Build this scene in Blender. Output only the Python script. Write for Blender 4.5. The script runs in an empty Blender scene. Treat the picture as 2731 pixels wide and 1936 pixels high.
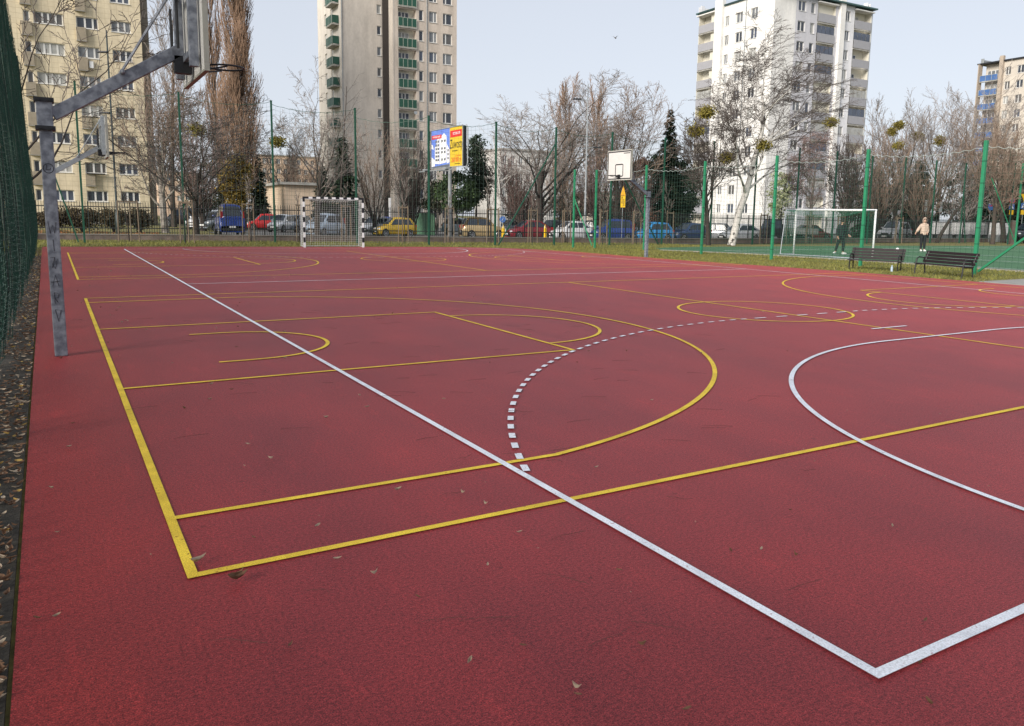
import bpy, math, random
from mathutils import Vector, Matrix
random.seed(11)
R = math.radians
scene = bpy.context.scene
COL = scene.collection

# ------------------------------------------------------------------ camera
F, CX, CY = 2119.46, 1443.62, 882.65          # calibrated on the court markings (photo pixels)
YAW, PIT, ROL, HC = 0.55088, 0.143587, 0.017913, 1.893
PW, PH = 2731.0, 1936.0
fw = Vector((math.sin(YAW), math.cos(YAW), 0)); rt = Vector((math.cos(YAW), -math.sin(YAW), 0)); up = Vector((0, 0, 1))
fw2 = fw*math.cos(PIT) - up*math.sin(PIT); u2 = up*math.cos(PIT) + fw*math.sin(PIT)
r3 = rt*math.cos(ROL) + u2*math.sin(ROL); u3 = u2*math.cos(ROL) - rt*math.sin(ROL)
def ray(u, v): return fw2 + r3*((u-CX)/F) - u3*((v-CY)/F)
def hz(u): return 547.5 + .0175*u
def G(u, v, z=0.0):                      # survey: ground point seen at a photo pixel
    d = ray(u, v); t = (z-HC)/d.z
    return Vector((d.x*t, d.y*t))
def XY(u, D):                            # plan position at forward distance D
    d = ray(u, hz(u)); t = D/d.dot(fw)
    return Vector((d.x*t, d.y*t))
def HV(p, u, v):                         # height above court level at plan point p
    d = ray(u, v); t = (p.x*fw.x+p.y*fw.y)/d.dot(fw)
    return HC + d.z*t
def sm(t): t = max(0.0, min(1.0, t)); return t*t*(3-2*t)
FENCE = [(-6, 56.4), (7.2, 54.1), (16.2, 52.5), (26.2, 50.0), (39.6, 47.8), (59.7, 48.4), (110, 49.5)]
def fy(x):
    if x <= FENCE[0][0]: return FENCE[0][1]
    for (a, b), (c, d) in zip(FENCE, FENCE[1:]):
        if x <= c: return b+(d-b)*(x-a)/(c-a)
    return FENCE[-1][1]
def gz(x, y): return -.4*sm((x-6)/20)*sm((y-fy(x)-.2)/4)
def P3(p, dz=0.0): return Vector((p.x, p.y, gz(p.x, p.y)+dz))

cam = bpy.data.cameras.new('camera'); co = bpy.data.objects.new('camera', cam); COL.objects.link(co)
cam.sensor_width = 36; cam.sensor_fit = 'HORIZONTAL'; cam.lens = F/PW*36
cam.shift_x = (PW/2-CX)/PW; cam.shift_y = (CY-PH/2)/PW
cam.clip_start = .05; cam.clip_end = 3000
co.matrix_world = Matrix(((r3.x, u3.x, -fw2.x, 0), (r3.y, u3.y, -fw2.y, 0), (r3.z, u3.z, -fw2.z, HC), (0, 0, 0, 1)))
scene.camera = co

# ------------------------------------------------------------------ light
SUN_AZ, SUN_EL = R(-112), R(26)            # azimuth measured from +Y towards +X
w = bpy.data.worlds.new('World'); scene.world = w; w.use_nodes = True
nt = w.node_tree; nt.nodes.clear()
sky = nt.nodes.new('ShaderNodeTexSky'); sky.sky_type = 'NISHITA'; sky.sun_disc = False
sky.sun_elevation = SUN_EL; sky.sun_rotation = SUN_AZ; sky.air_density = 1.0; sky.dust_density = 1.2; sky.ozone_density = 1.5
hs = nt.nodes.new('ShaderNodeHueSaturation'); hs.inputs['Saturation'].default_value = .5; hs.inputs['Value'].default_value = 1.0
bg = nt.nodes.new('ShaderNodeBackground'); bg.inputs['Strength'].default_value = .085
wo = nt.nodes.new('ShaderNodeOutputWorld')
nt.links.new(sky.outputs[0], hs.inputs['Color']); hm_ = nt.nodes.new('ShaderNodeMix'); hm_.data_type = 'RGBA'; hm_.inputs[0].default_value = .74; hm_.inputs[7].default_value = (3.85, 4.08, 4.58, 1)   # thin even high cloud
nt.links.new(hs.outputs[0], hm_.inputs[6]); nt.links.new(hm_.outputs[2], bg.inputs['Color']); nt.links.new(bg.outputs[0], wo.inputs[0])
sl = bpy.data.lights.new('sun', 'SUN'); sl.energy = 2.1; sl.angle = R(26); sl.color = (1, .93, .84)
so = bpy.data.objects.new('sun', sl); COL.objects.link(so)
sd = Vector((math.sin(SUN_AZ)*math.cos(SUN_EL), math.cos(SUN_AZ)*math.cos(SUN_EL)*1.0, math.sin(SUN_EL)))
so.rotation_euler = sd.to_track_quat('Z', 'Y').to_euler()
vs = scene.view_settings; vs.view_transform = 'Standard'; vs.look = 'None'; vs.exposure = 1.1; vs.gamma = 1

# ------------------------------------------------------------------ materials
MATS = {}
def mat(name, c, rough=.7, var=.12, scale=4.0, metal=0.0, bump=0.0, bscale=None, spec=.5, c2=None, detail=4, thr=None, coat=0):
    if name in MATS: return MATS[name]
    m = bpy.data.materials.new(name); m.use_nodes = True; MATS[name] = m
    t = m.node_tree; N = t.nodes; b = N['Principled BSDF']
    b.inputs['Roughness'].default_value = rough; b.inputs['Metallic'].default_value = metal
    b.inputs['Specular IOR Level'].default_value = spec
    if coat: b.inputs['Coat Weight'].default_value = coat; b.inputs['Coat Roughness'].default_value = .1
    tc = N.new('ShaderNodeTexCoord')
    no = N.new('ShaderNodeTexNoise'); no.inputs['Scale'].default_value = scale; no.inputs['Detail'].default_value = detail
    t.links.new(tc.outputs['Object'], no.inputs['Vector'])
    rp = N.new('ShaderNodeValToRGB')
    a, d = (.3, .7) if thr is None else thr
    rp.color_ramp.elements[0].position = a; rp.color_ramp.elements[1].position = d
    k = c2 if c2 else tuple(x*(1-var) for x in c)
    h = c if c2 else tuple(min(1, x*(1+var)) for x in c)
    rp.color_ramp.elements[0].color = (*k, 1); rp.color_ramp.elements[1].color = (*h, 1)
    t.links.new(no.outputs['Fac'], rp.inputs[0]); t.links.new(rp.outputs[0], b.inputs['Base Color'])
    if bump:
        n2 = N.new('ShaderNodeTexNoise'); n2.inputs['Scale'].default_value = bscale or scale*4; n2.inputs['Detail'].default_value = 3
        t.links.new(tc.outputs['Object'], n2.inputs['Vector'])
        bp = N.new('ShaderNodeBump'); bp.inputs['Strength'].default_value = bump; bp.inputs['Distance'].default_value = .02
        t.links.new(n2.outputs['Fac'], bp.inputs['Height']); t.links.new(bp.outputs[0], b.inputs['Normal'])
    return m
def layered(m, layers):
    """multiply extra noise fields into the base colour: (scale, low colour, high colour, lo, hi, stretch)"""
    t = m.node_tree; N = t.nodes; b = N['Principled BSDF']
    tc = [n for n in N if n.type == 'TEX_COORD'][0]
    src = b.inputs['Base Color'].links[0].from_socket
    for (s, a, c, lo, hi, st) in layers:
        mp = N.new('ShaderNodeMapping'); mp.inputs['Scale'].default_value = st
        no = N.new('ShaderNodeTexNoise'); no.inputs['Scale'].default_value = s; no.inputs['Detail'].default_value = 3
        rp = N.new('ShaderNodeValToRGB'); rp.color_ramp.elements[0].position = lo; rp.color_ramp.elements[1].position = hi
        rp.color_ramp.elements[0].color = (*a, 1); rp.color_ramp.elements[1].color = (*c, 1)
        mx = N.new('ShaderNodeMix'); mx.data_type = 'RGBA'; mx.blend_type = 'MULTIPLY'; mx.inputs[0].default_value = 1
        t.links.new(tc.outputs['Object'], mp.inputs[0]); t.links.new(mp.outputs[0], no.inputs['Vector'])
        t.links.new(no.outputs['Fac'], rp.inputs[0]); t.links.new(src, mx.inputs[6]); t.links.new(rp.outputs[0], mx.inputs[7])
        src = mx.outputs[2]
    t.links.new(src, b.inputs['Base Color'])
    return m

# ------------------------------------------------------------------ mesh building
class MB:
    def __init__(s): s.v = []; s.f = []
    def add(s, vs, fs):
        o = len(s.v); s.v += [tuple(x) for x in vs]; s.f += [tuple(i+o for i in f) for f in fs]; return s
    def box(s, c, d, rz=0.0, M=None):
        x, y, z = d[0]/2, d[1]/2, d[2]/2
        vs = [Vector((a*x, b*y, e*z)) for a in (-1, 1) for b in (-1, 1) for e in (-1, 1)]
        if rz: vs = [Matrix.Rotation(rz, 3, 'Z') @ q for q in vs]
        if M: vs = [M @ q for q in vs]
        c = Vector(c)
        return s.add([q+c for q in vs], [(0, 1, 3, 2), (4, 6, 7, 5), (0, 4, 5, 1), (2, 3, 7, 6), (0, 2, 6, 4), (1, 5, 7, 3)])
    def beam(s, a, b, wd, ht, upv=(0, 0, 1)):
        a, b = Vector(a), Vector(b); d = (b-a).normalized(); sd_ = d.cross(Vector(upv))
        if sd_.length < 1e-4: sd_ = d.cross(Vector((1, 0, 0)))
        sd_.normalize(); un = sd_.cross(d).normalized()
        vs = [q+sd_*wd/2*i+un*ht/2*j for q in (a, b) for i, j in ((-1, -1), (1, -1), (1, 1), (-1, 1))]
        return s.add(vs, [(0, 3, 2, 1), (4, 5, 6, 7), (0, 1, 5, 4), (1, 2, 6, 5), (2, 3, 7, 6), (3, 0, 4, 7)])
    def tube(s, pts, rad, n=6, cap=True):
        pts = [Vector(p) for p in pts]
        if not isinstance(rad, (list, tuple)): rad = [rad]*len(pts)
        o = len(s.v); a = None
        for i, p in enumerate(pts):
            d = (pts[min(i+1, len(pts)-1)]-pts[max(i-1, 0)])
            if d.length < 1e-9: d = Vector((0, 0, 1))
            d.normalize()
            if a is None: a = d.orthogonal().normalized()
            a = (a-d*a.dot(d))
            a = a.normalized() if a.length > 1e-6 else d.orthogonal().normalized()
            b = d.cross(a)
            for k in range(n):
                t = 2*math.pi*k/n; q = p+(a*math.cos(t)+b*math.sin(t))*rad[i]; s.v.append((q.x, q.y, q.z))
        for i in range(len(pts)-1):
            for k in range(n):
                k2 = (k+1) % n; s.f.append((o+i*n+k, o+i*n+k2, o+(i+1)*n+k2, o+(i+1)*n+k))
        if cap and n > 3:
            s.f.append(tuple(o+k for k in reversed(range(n)))); s.f.append(tuple(o+(len(pts)-1)*n+k for k in range(n)))
        return s
    def cyl(s, a, b, r0, r1=None, n=12): return s.tube([a, b], [r0, r0 if r1 is None else r1], n)
    def prism(s, poly, z0, z1):
        n = len(poly); vs = [(x, y, z0) for x, y in poly]+[(x, y, z1) for x, y in poly]
        return s.add(vs, [tuple(reversed(range(n))), tuple(range(n, 2*n))]+[(i, (i+1) % n, n+(i+1) % n, n+i) for i in range(n)])
    def ball(s, c, r, nu=12, nv=8, fn=None):
        c = Vector(c); r = Vector((r, r, r)) if isinstance(r, (int, float)) else Vector(r)
        o = len(s.v)
        for j in range(nv+1):
            ph = math.pi*j/nv
            for i in range(nu):
                th = 2*math.pi*i/nu; q = Vector((math.sin(ph)*math.cos(th), math.sin(ph)*math.sin(th), math.cos(ph)))
                if fn: q = fn(q)
                s.v.append((c.x+q.x*r.x, c.y+q.y*r.y, c.z+q.z*r.z))
        for j in range(nv):
            for i in range(nu):
                i2 = (i+1) % nu; s.f.append((o+j*nu+i, o+(j+1)*nu+i, o+(j+1)*nu+i2, o+j*nu+i2))
        return s
    def scale(s, x, y, z): s.v = [(a*x, b*y, c*z) for a, b, c in s.v]; return s
    def mesh(s, name, m, smooth=False):
        me = bpy.data.meshes.new(name); me.from_pydata(s.v, [], s.f); me.validate(); me.update()
        if m: me.materials.append(m)
        if smooth: me.polygons.foreach_set('use_smooth', [True]*len(me.polygons))
        return me
    def build(s, name, m, parent=None, smooth=False, bevel=0.0, loc=None, rz=None):
        o = bpy.data.objects.new(name, s.mesh(name, m, smooth)); COL.objects.link(o)
        if parent: o.parent = parent
        if loc: o.location = loc
        if rz: o.rotation_euler = (0, 0, rz)
        if bevel:
            b = o.modifiers.new('bevel', 'BEVEL'); b.width = bevel; b.segments = 2; b.limit_method = 'ANGLE'
        return o
def tag(o, label=None, cat=None, group=None, kind=None):
    if label: o['label'] = label
    if cat: o['category'] = cat
    if group: o['group'] = group
    if kind: o['kind'] = kind
    return o
def thing(name, label, cat, loc=(0, 0, 0), rz=0.0, group=None):
    o = bpy.data.objects.new(name, None); COL.objects.link(o); o.location = loc; o.rotation_euler = (0, 0, rz)
    return tag(o, label, cat, group)
def mesh_obj(name, me, parent=None, loc=(0, 0, 0), rz=0.0):
    o = bpy.data.objects.new(name, me); COL.objects.link(o); o.parent = parent; o.location = loc; o.rotation_euler = (0, 0, rz); return o
def dup(root, loc, rz=0.0, label=None):
    def cp(o, par):
        c = o.copy(); COL.objects.link(c); c.parent = par
        for ch in list(o.children): cp(ch, c)
        return c
    r_ = cp(root, None); r_.location = loc; r_.rotation_euler = (0, 0, rz)
    if label: r_['label'] = label
    return r_
U = random.uniform

# ------------------------------------------------------------------ ground, court, markings
M_soil = mat('lawn_ground', (.19, .20, .055), .95, c2=(.15, .125, .05), scale=.8, bump=.6, bscale=20)
layered(M_soil, [(14, (.55, .55, .5), (1.25, 1.2, 1.1), .3, .75, (1, 1, 1)), (.12, (.8, .85, .8), (1.2, 1.1, 1), .35, .65, (1, 1, 1))])
M_court = mat('red_rubber', (.228, .0255, .031), .55, c2=(.182, .0225, .0285), scale=.55, detail=6, bump=.22, bscale=85, spec=.22)
layered(M_court, [(170, (.30, .27, .29), (1.8, 1.95, 1.85), .34, .70, (1, 1, 1)), (55, (.70, .68, .70), (1.28, 1.30, 1.28), .35, .65, (1, 1, 1)),
                  (1.6, (.90, .92, .95), (1.08, 1.05, 1.03), .35, .65, (1, .35, 1)), (.16, (.94, .96, .97), (1.06, 1.02, 1.0), .38, .62, (1, 1, 1)),
                  (5, (.86, .86, .87), (1, 1, 1), .30, .42, (1, 7, 1)), (11, (.66, .64, .64), (1, 1, 1), .255, .31, (1, 1, 1)), (2.3, (1.16, 1.10, 1.08), (1, 1, 1), .30, .40, (4, 1, 1))])
def court_edges(m):
    """the strip along the edges is less worn, so redder"""
    t = m.node_tree; N = t.nodes; b = N['Principled BSDF']; tc = [n for n in N if n.type == 'TEX_COORD'][0]
    sp = N.new('ShaderNodeSeparateXYZ'); t.links.new(tc.outputs['Object'], sp.inputs[0])
    no = N.new('ShaderNodeTexNoise'); no.inputs['Scale'].default_value = .9; no.inputs['Detail'].default_value = 4; t.links.new(tc.outputs['Object'], no.inputs['Vector'])
    outs = []
    for ax, a_, b_ in ((0, 1.0, -.1), (0, 22.9, 24.3), (1, 40.2, 43.8)):
        ad = N.new('ShaderNodeMath'); ad.operation = 'MULTIPLY_ADD'; ad.inputs[1].default_value = 1.2; t.links.new(no.outputs['Fac'], ad.inputs[0]); t.links.new(sp.outputs[ax], ad.inputs[2])
        mr = N.new('ShaderNodeMapRange'); mr.interpolation_type = 'SMOOTHSTEP'; mr.inputs['From Min'].default_value = a_+.6; mr.inputs['From Max'].default_value = b_+.6
        t.links.new(ad.outputs[0], mr.inputs[0]); outs.append(mr.outputs[0])
    o = outs[0]
    for q in outs[1:]:
        mx = N.new('ShaderNodeMath'); mx.operation = 'MAXIMUM'; t.links.new(o, mx.inputs[0]); t.links.new(q, mx.inputs[1]); o = mx.outputs[0]
    mx = N.new('ShaderNodeMix'); mx.data_type = 'RGBA'; mx.blend_type = 'MULTIPLY'; mx.inputs[7].default_value = (1.12, 1.0, .84, 1)
    t.links.new(o, mx.inputs[0]); t.links.new(b.inputs['Base Color'].links[0].from_socket, mx.inputs[6]); t.links.new(mx.outputs[2], b.inputs['Base Color'])
court_edges(M_court)
bs = M_court.node_tree.nodes['Principled BSDF']
bs.inputs['Sheen Weight'].default_value = .11; bs.inputs['Sheen Roughness'].default_value = .36; bs.inputs['Sheen Tint'].default_value = (1, .34, .38, 1)
if 'Diffuse Roughness' in bs.inputs: bs.inputs['Diffuse Roughness'].default_value = 1.0
M_yel = mat('yellow_line_paint', (.88, .64, .055), .7, c2=(.76, .53, .05), scale=6, bump=.35, bscale=90, spec=.3)
layered(M_yel, [(120, (.72, .7, .65), (1.15, 1.15, 1.15), .3, .6, (1, 1, 1)), (38, (.5, .36, .4), (1, 1, 1), .28, .34, (1, 1, 1)), (2.5, (.80, .78, .75), (1.05, 1.05, 1.05), .3, .6, (1, 1, 1))])
M_whi = mat('white_line_paint', (.84, .87, .92), .7, c2=(.75, .78, .85), scale=5, bump=.3, bscale=90, spec=.3)
layered(M_whi, [(120, (.78, .78, .78), (1.1, 1.1, 1.1), .3, .6, (1, 1, 1)), (38, (.6, .42, .42), (1, 1, 1), .28, .34, (1, 1, 1)), (2.5, (.86, .85, .84), (1.04, 1.04, 1.04), .3, .6, (1, 1, 1))])

g = MB()
xs = [-900, -400, -150, -80]+[-60+4*i for i in range(61)]+[220, 320, 600, 1200]
ys = [-500, -150, -60]+[-30+4*i for i in range(61)]+[240, 320, 600, 1500]
g.add([(x, y, gz(x, y)-.03) for y in ys for x in xs], [(j*len(xs)+i, j*len(xs)+i+1, (j+1)*len(xs)+i+1, (j+1)*len(xs)+i) for j in range(len(ys)-1) for i in range(len(xs)-1)])
tag(g.build('ground', M_soil), kind='structure')

COURT = [(-.22, -12), (-.24, 3), (-.28, 10.6), (-.34, 25), (-.45, 43), (-.42, 45.5), (5, 44.95), (11.6, 44.2), (17.8, 43.35), (20.3, 42.6), (22.3, 41.2), (23.6, 39.3), (24.3, 36.5), (24.5, 32), (24.75, 28), (25.9, 20), (26.0, 13), (26.1, -12)]
MB().prism(COURT, -.06, 0.0).build('court_surface', M_court)['kind'] = 'structure'
XS, XG, Y0, Y1 = 2.832, 12.853, 1.871, 42.27
XB, XM, YC, YC2, RR3 = .495, 12.70, 11.747, 31.836, 6.725
def warp(x, y):                                     # the painter's lines drift in the far right corner
    q = sm((x-8)/15)*sm((y-22)/20); return (x-1.2*q, y-1.9*q)
class Lines(MB):
    z = .004
    def line(s, a, b, wd=.056):
        a, b = Vector(a), Vector(b); L = (b-a).length; n = max(1, int(L/1.0)); d = (b-a)/L; o = Vector((-d.y, d.x))*wd/2
        vs = []
        for i in range(n+1):
            p = a+d*L*i/n
            for q in (p-o, p+o): vs.append((*warp(q.x, q.y), s.z+(.0012 if abs(d.x) > .5 else 0)))
        s.add(vs, [(2*i, 2*i+2, 2*i+3, 2*i+1) for i in range(n)])
    def arc(s, c, r, a0, a1, wd=.056, n=48):
        vs = []
        for i in range(n+1):
            t = a0+(a1-a0)*i/n
            for q in (r-wd, r): vs.append((*warp(c[0]+q*math.cos(t), c[1]+q*math.sin(t)), s.z+.0024))
        s.add(vs, [(2*i, 2*i+1, 2*i+3, 2*i+2) for i in range(n)])
h = .025
yl = Lines(); yl.z = .0075
XE = 2*XM-XB
for yc in (YC, YC2):
    for x in (XB+h, XE-h): yl.line((x, yc-7.5), (x, yc+7.5))
    for y in (yc-7.5+h, yc+7.5-h): yl.line((XB, y), (XE, y))
    yl.line((XM, yc-7.5), (XM, yc+7.5)); yl.arc((XM, yc), 1.8, 0, 2*math.pi, n=72)
    for sg, xb in ((1, XB), (-1, XE)):
        c = (xb+sg*1.575, yc)
        for y in (-2.45+h, 2.45-h): yl.line((xb, yc+y), (xb+sg*5.8, yc+y))
        yl.line((xb+sg*(5.8-h), yc-2.45), (xb+sg*(5.8-h), yc+2.45))
        m0 = 0 if sg > 0 else math.pi
        yl.arc((xb+sg*5.8, yc), 1.8, m0-math.pi/2, m0+math.pi/2)
        yl.arc((c[0]+sg*.05, yc), 1.3, m0-math.pi/2, m0+math.pi/2)
        for y in (-1.275, 1.275): yl.line((xb+sg*1.2, yc+y), (c[0]+sg*.05, yc+y))
        yo = 6.6; a = math.asin(yo/RR3)
        yl.arc(c, RR3, m0-a, m0+a, n=80)
        for y in (-yo+h, yo-h): yl.line((xb, yc+y), (c[0]+sg*RR3*math.cos(a), yc+y))
tag(yl.build('yellow_court_lines', M_yel), kind='structure')
wl = Lines(); wl.z = .011
for x in (XS+h, XS+20-h): wl.line((x, Y0), (x, Y1))
for y in (Y0+h, Y1-h): wl.line((XS, y), (XS+20, y))
YM = (Y0+Y1)/2; wl.line((XS, YM), (XS+20, YM))
for yg, sg in ((Y0, 1), (Y1, -1)):
    wl.line((XG-.5, yg+sg*7), (XG+.5, yg+sg*7))
    q = math.pi/2*sg
    for xo, a in ((-1.5, math.pi), (1.5, 0)):
        wl.arc((XG+xo, yg), 6, min(a*sg, q) if a else min(0, q), max(a*sg, q) if a else max(0, q))
    wl.line((XG-1.5, yg+sg*(6-h)), (XG+1.5, yg+sg*(6-h)))
    L0 = 0.0; st = .15/9; amax = math.acos(max(-1, min(1, (XG-1.5-XS)/9)))
    for xo, base, dr in ((-1.5, math.pi/2, 1), (1.5, math.pi/2, -1)):
        k = 0
        lim = math.pi/2-math.acos(min(1, (10-1.5)/9.0))
        while (2*k+1)*st < lim:
            t0 = base+dr*(2*k+.5)*st*1.0; t1 = base+dr*(2*k+1.5)*st
            wl.arc((XG+xo, yg), 9, sg*min(t0, t1), sg*max(t0, t1), n=2); k += 1
    for k in range(5): wl.line((XG-1.5+.15+.6*k, yg+sg*8.975), (XG-1.5+.3+.6*k+.15, yg+sg*8.975))
tag(wl.build('white_court_lines', M_whi), kind='structure')

# turf pitch, kerb, path, parking
M_turf = mat('artificial_turf', (.050, .145, .062), .9, var=.2, scale=3, bump=.4, bscale=60)
M_kerb = mat('kerb_concrete', (.33, .31, .28), .9, scale=6, bump=.3)
TURF = [(31.0, 37.0), (32.4, 34), (33.3, 31.7), (33.95, 23), (33.6, 12), (33.6, -10), (95, -10), (95, 39), (73, 39.2), (55, 41.2), (37.4, 41.2), (33, 40)]
MB().prism(TURF, -.06, -.005).build('turf_pitch', M_turf)['kind'] = 'structure'
kb = MB()
for (a, b) in zip(TURF[:6], TURF[1:6]): kb.beam((*a, .0), (*b, .0), .12, .08)
kb.build('turf_kerb', M_kerb)['kind'] = 'structure'
tl = MB()
def tline(a, b, wd=.09, z=.001):
    a, b = Vector(a), Vector(b); d = (b-a).normalized(); o = Vector((-d.y, d.x))*wd/2
    tl.add([(*(a-o), z), (*(b-o), z), (*(b+o), z), (*(a+o), z)], [(0, 1, 2, 3)])
tline((35.2, 12), (35.2, 36)); tline((35.2, 36), (80, 37.5)); tline((48.5, 12), (48.5, 36.4)); tline((42, 18), (42, 30), z=.005); tline((35.2, 30), (42, 30)); tline((35.2, 18), (42, 18)); tline((62, 14), (62, 36.8))
tl.build('turf_lines', M_whi)['kind'] = 'structure'
M_pave = mat('path_paving', (.28, .27, .25), .9, scale=3, bump=.3)
MB().prism([(26.2, 14.9), (33.5, 15.2), (33.5, 9), (26.2, 9)], -.05, .002).build('path', M_pave)['kind'] = 'structure'
M_asph = mat('asphalt', (.15, .145, .14), .9, scale=1.5, bump=.3, bscale=60)
pk = MB(); ids = {}
def pv(x, y):
    if (x, y) not in ids: ids[(x, y)] = len(pk.v); pk.v.append((x, y, gz(x, y)+.015))
    return ids[(x, y)]
for i in range(-60, 56):
    for j in range(10, 42):
        x, y = 4*i, -30+4*j
        if x < 8+(y-54)*.17: continue
        if x > 95 and y < 40: continue
        if y < fy(x)+.5 and x < 95: continue
        if y > 128: continue
        pk.f.append((pv(x, y), pv(x+4, y), pv(x+4, y+4), pv(x, y+4)))
pk.build('parking_lot', M_asph)['kind'] = 'structure'

# ------------------------------------------------------------------ grass and litter (stuff)
M_grass = mat('grass_blades', (.22, .235, .055), .8, c2=(.15, .145, .045), scale=.9)
layered(M_grass, [(7, (.6, .65, .6), (1.35, 1.2, 1.05), .35, .65, (1, 1, 1))])
def inpoly(x, y, poly):
    r_ = False; j = len(poly)-1
    for i in range(len(poly)):
        (a, b), (c, d) = poly[i], poly[j]
        if (b > y) != (d > y) and x < (c-a)*(y-b)/(d-b)+a: r_ = not r_
        j = i
    return r_
gr = MB()
def blade(x, y, hgt):
    z = gz(x, y)-.03; a = U(0, 6.28); b = U(0, 6.28); wd = U(.012, .022); l = hgt*U(.2, .9)
    gr.add([(x-wd*math.cos(a), y-wd*math.sin(a), z), (x+wd*math.cos(a), y+wd*math.sin(a), z), (x+l*math.cos(b), y+l*math.sin(b), z+hgt)], [(0, 1, 2)])
cnt = 0
while cnt < 30000:
    x = U(-2, 40); y = U(37, 56)
    if y > fy(x)-.25 or inpoly(x, y, COURT) or inpoly(x, y, TURF): continue
    blade(x, y, U(.05, .13)); cnt += 1
cnt = 0
while cnt < 26000:
    x = U(24.4, 33.9); y = U(14.5, 40)
    if inpoly(x, y, COURT) or inpoly(x, y, TURF): continue
    if x > 26 and y < 15.3: continue
    blade(x, y, U(.04, .11)); cnt += 1
tag(gr.build('grass', M_grass), kind='stuff')

M_lpale = mat('pale_dry_leaf', (.56, .46, .34), .75, c2=(.26, .20, .14), scale=18)
M_lbrown = mat('brown_dry_leaf', (.16, .085, .045), .8, var=.3, scale=18)
M_lyel = mat('yellow_dry_leaf', (.42, .27, .07), .8, var=.3, scale=18)
M_soil2 = mat('dark_soil', (.035, .03, .022), .95, var=.35, scale=9, bump=1, bscale=40)
so_ = MB(); so_.prism([(-1.6, -12), (-.24, -12), (-.26, 3), (-.30, 10.6), (-.36, 25), (-.46, 45), (-1.6, 45)], -.06, -.012)
so_.build('soil_strip', M_soil2)['kind'] = 'structure'
def leaf(mb, x, y, z, L, W, a, curl, tilt):
    vs = []; prof = [(0, .03), (.2, .75), (.45, 1), (.75, .62), (1, .02)]
    Rm = Matrix.Rotation(a, 3, 'Z') @ Matrix.Rotation(tilt, 3, 'X')
    for t, wv in prof:
        for sgn in (-1, 0, 1):
            zz = curl*L*((t-.5)**2*4*.35+abs(sgn)*wv*.22)
            q = Rm @ Vector(((t-.5)*L, sgn*wv*W/2, zz)); vs.append((x+q.x, y+q.y, z+max(.001, q.z+.004)))
    mb.add(vs, [(i*3+j, i*3+j+1, (i+1)*3+j+1, (i+1)*3+j) for i in range(4) for j in range(2)])
lit = {M_lpale: MB(), M_lbrown: MB(), M_lyel: MB()}
for i in range(2600):
    y = 2.2+40*random.random()**1.9; x = -.27-.0035*y-abs(random.gauss(0, .22))
    m = random.choices([M_lpale, M_lbrown, M_lyel], [3, 7, 1.0])[0]
    leaf(lit[m], x, y, -.012+U(0, .03), U(.04, .08), U(.014, .032), U(0, 6.28), U(.2, 1.2), U(-.5, .5))
for m, nm in ((M_lpale, 'pale_leaf_litter'), (M_lbrown, 'brown_leaf_litter'), (M_lyel, 'yellow_leaf_litter')):
    tag(lit[m].build(nm, m), kind='stuff')
# individual leaves and twigs on the court
protos = []
for m in (M_lpale, M_lpale, M_lbrown, M_lbrown):
    for q in range(2):
        mb = MB(); leaf(mb, 0, 0, 0, .055, .018, 0, U(.5, 1.6), U(-.5, .5)); protos.append((m, mb.mesh('fallen_leaf', m)))
def put_leaf(x, y, sc, m=None):
    ch = [p for p in protos if m is None or p[0] is m]; p = random.choice(ch)
    o = mesh_obj('fallen_leaf', p[1], None, (x, y, .017), U(0, 6.28)); sc *= .82; o.scale = (sc, sc, sc)
    tone = 'pale' if p[0] is M_lpale else 'brown'
    return tag(o, 'small %s curled dry leaf lying on the red court' % tone, 'leaf', tone+' dry leaves scattered on the red court')
for (u, v) in [(140, 1310), (150, 1655), (155, 1428), (900, 1500), (1000, 1540), (1060, 1315), (1232, 1322), (1300, 1517), (1293, 1352), (1385, 1428), (1590, 1254), (870, 1120), (1738, 1073), (1248, 1780), (2030, 1475), (2378, 1412), (1535, 1848), (960, 1060), (845, 1412), (560, 1070), (870, 1120), (1870, 945)]:
    q = G(u, v); put_leaf(q.x, q.y, U(.8, 1.2), M_lpale)
for (u, v) in [(678, 1443), (1115, 1602), (1712, 1732), (2120, 1490), (2108, 1368), (1950, 1480), (2450, 1782), (2465, 1665), (1540, 1865), (2480, 1890), (1830, 1905), (1650, 1530), (775, 1732), (1395, 1733), (100, 1660), (2100, 940), (1670, 940), (1000, 820), (640, 810)]:
    q = G(u, v); put_leaf(q.x, q.y, U(.7, 1.1), M_lbrown)
for i in range(110):
    x = (.0+abs(random.gauss(0, 1.6))) if i < 70 else U(.2, 14); y = U(6, 30)
    put_leaf(x, y, U(.7, 1.3), random.choice([M_lpale, M_lpale, M_lbrown]))
for i in range(46):
    x = U(.2, 9); y = 2.8+U(0, 1)**1.5*10; put_leaf(x, y, U(.28, .45), M_lpale)
q = G(634, 1555); o = MB(); leaf(o, 0, 0, 0, .11, .04, .2, 1.2, .2); leaf(o, .01, .015, .01, .08, .03, .5, 1.2, -.3)
tag(o.build('fallen_leaf', M_lbrown, loc=(q.x, q.y, .017)), 'dark crumpled leaf just outside the near yellow corner', 'leaf')
q = G(528, 1507); o = MB(); leaf(o, 0, 0, 0, .10, .03, .5, 1, .2)
tag(o.build('fallen_leaf', M_lpale, loc=(q.x, q.y, .017)), 'long pale leaf lying across the thick yellow baseline', 'leaf')
M_twig = mat('thin_twig', (.12, .04, .035), .8, scale=30)
tw = []
for k in range(5):
    L = U(.12, .3); a = U(-.4, .4); mb = MB(); mb.tube([(0, 0, 0), (L*.3, a*.04, .004), (L*.65, a*.13, .003), (L, a*.35*L+U(-.02, .02), 0)], [.0018, .0018, .0014, .0008], 4); tw.append(mb.mesh('twig', M_twig))
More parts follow.
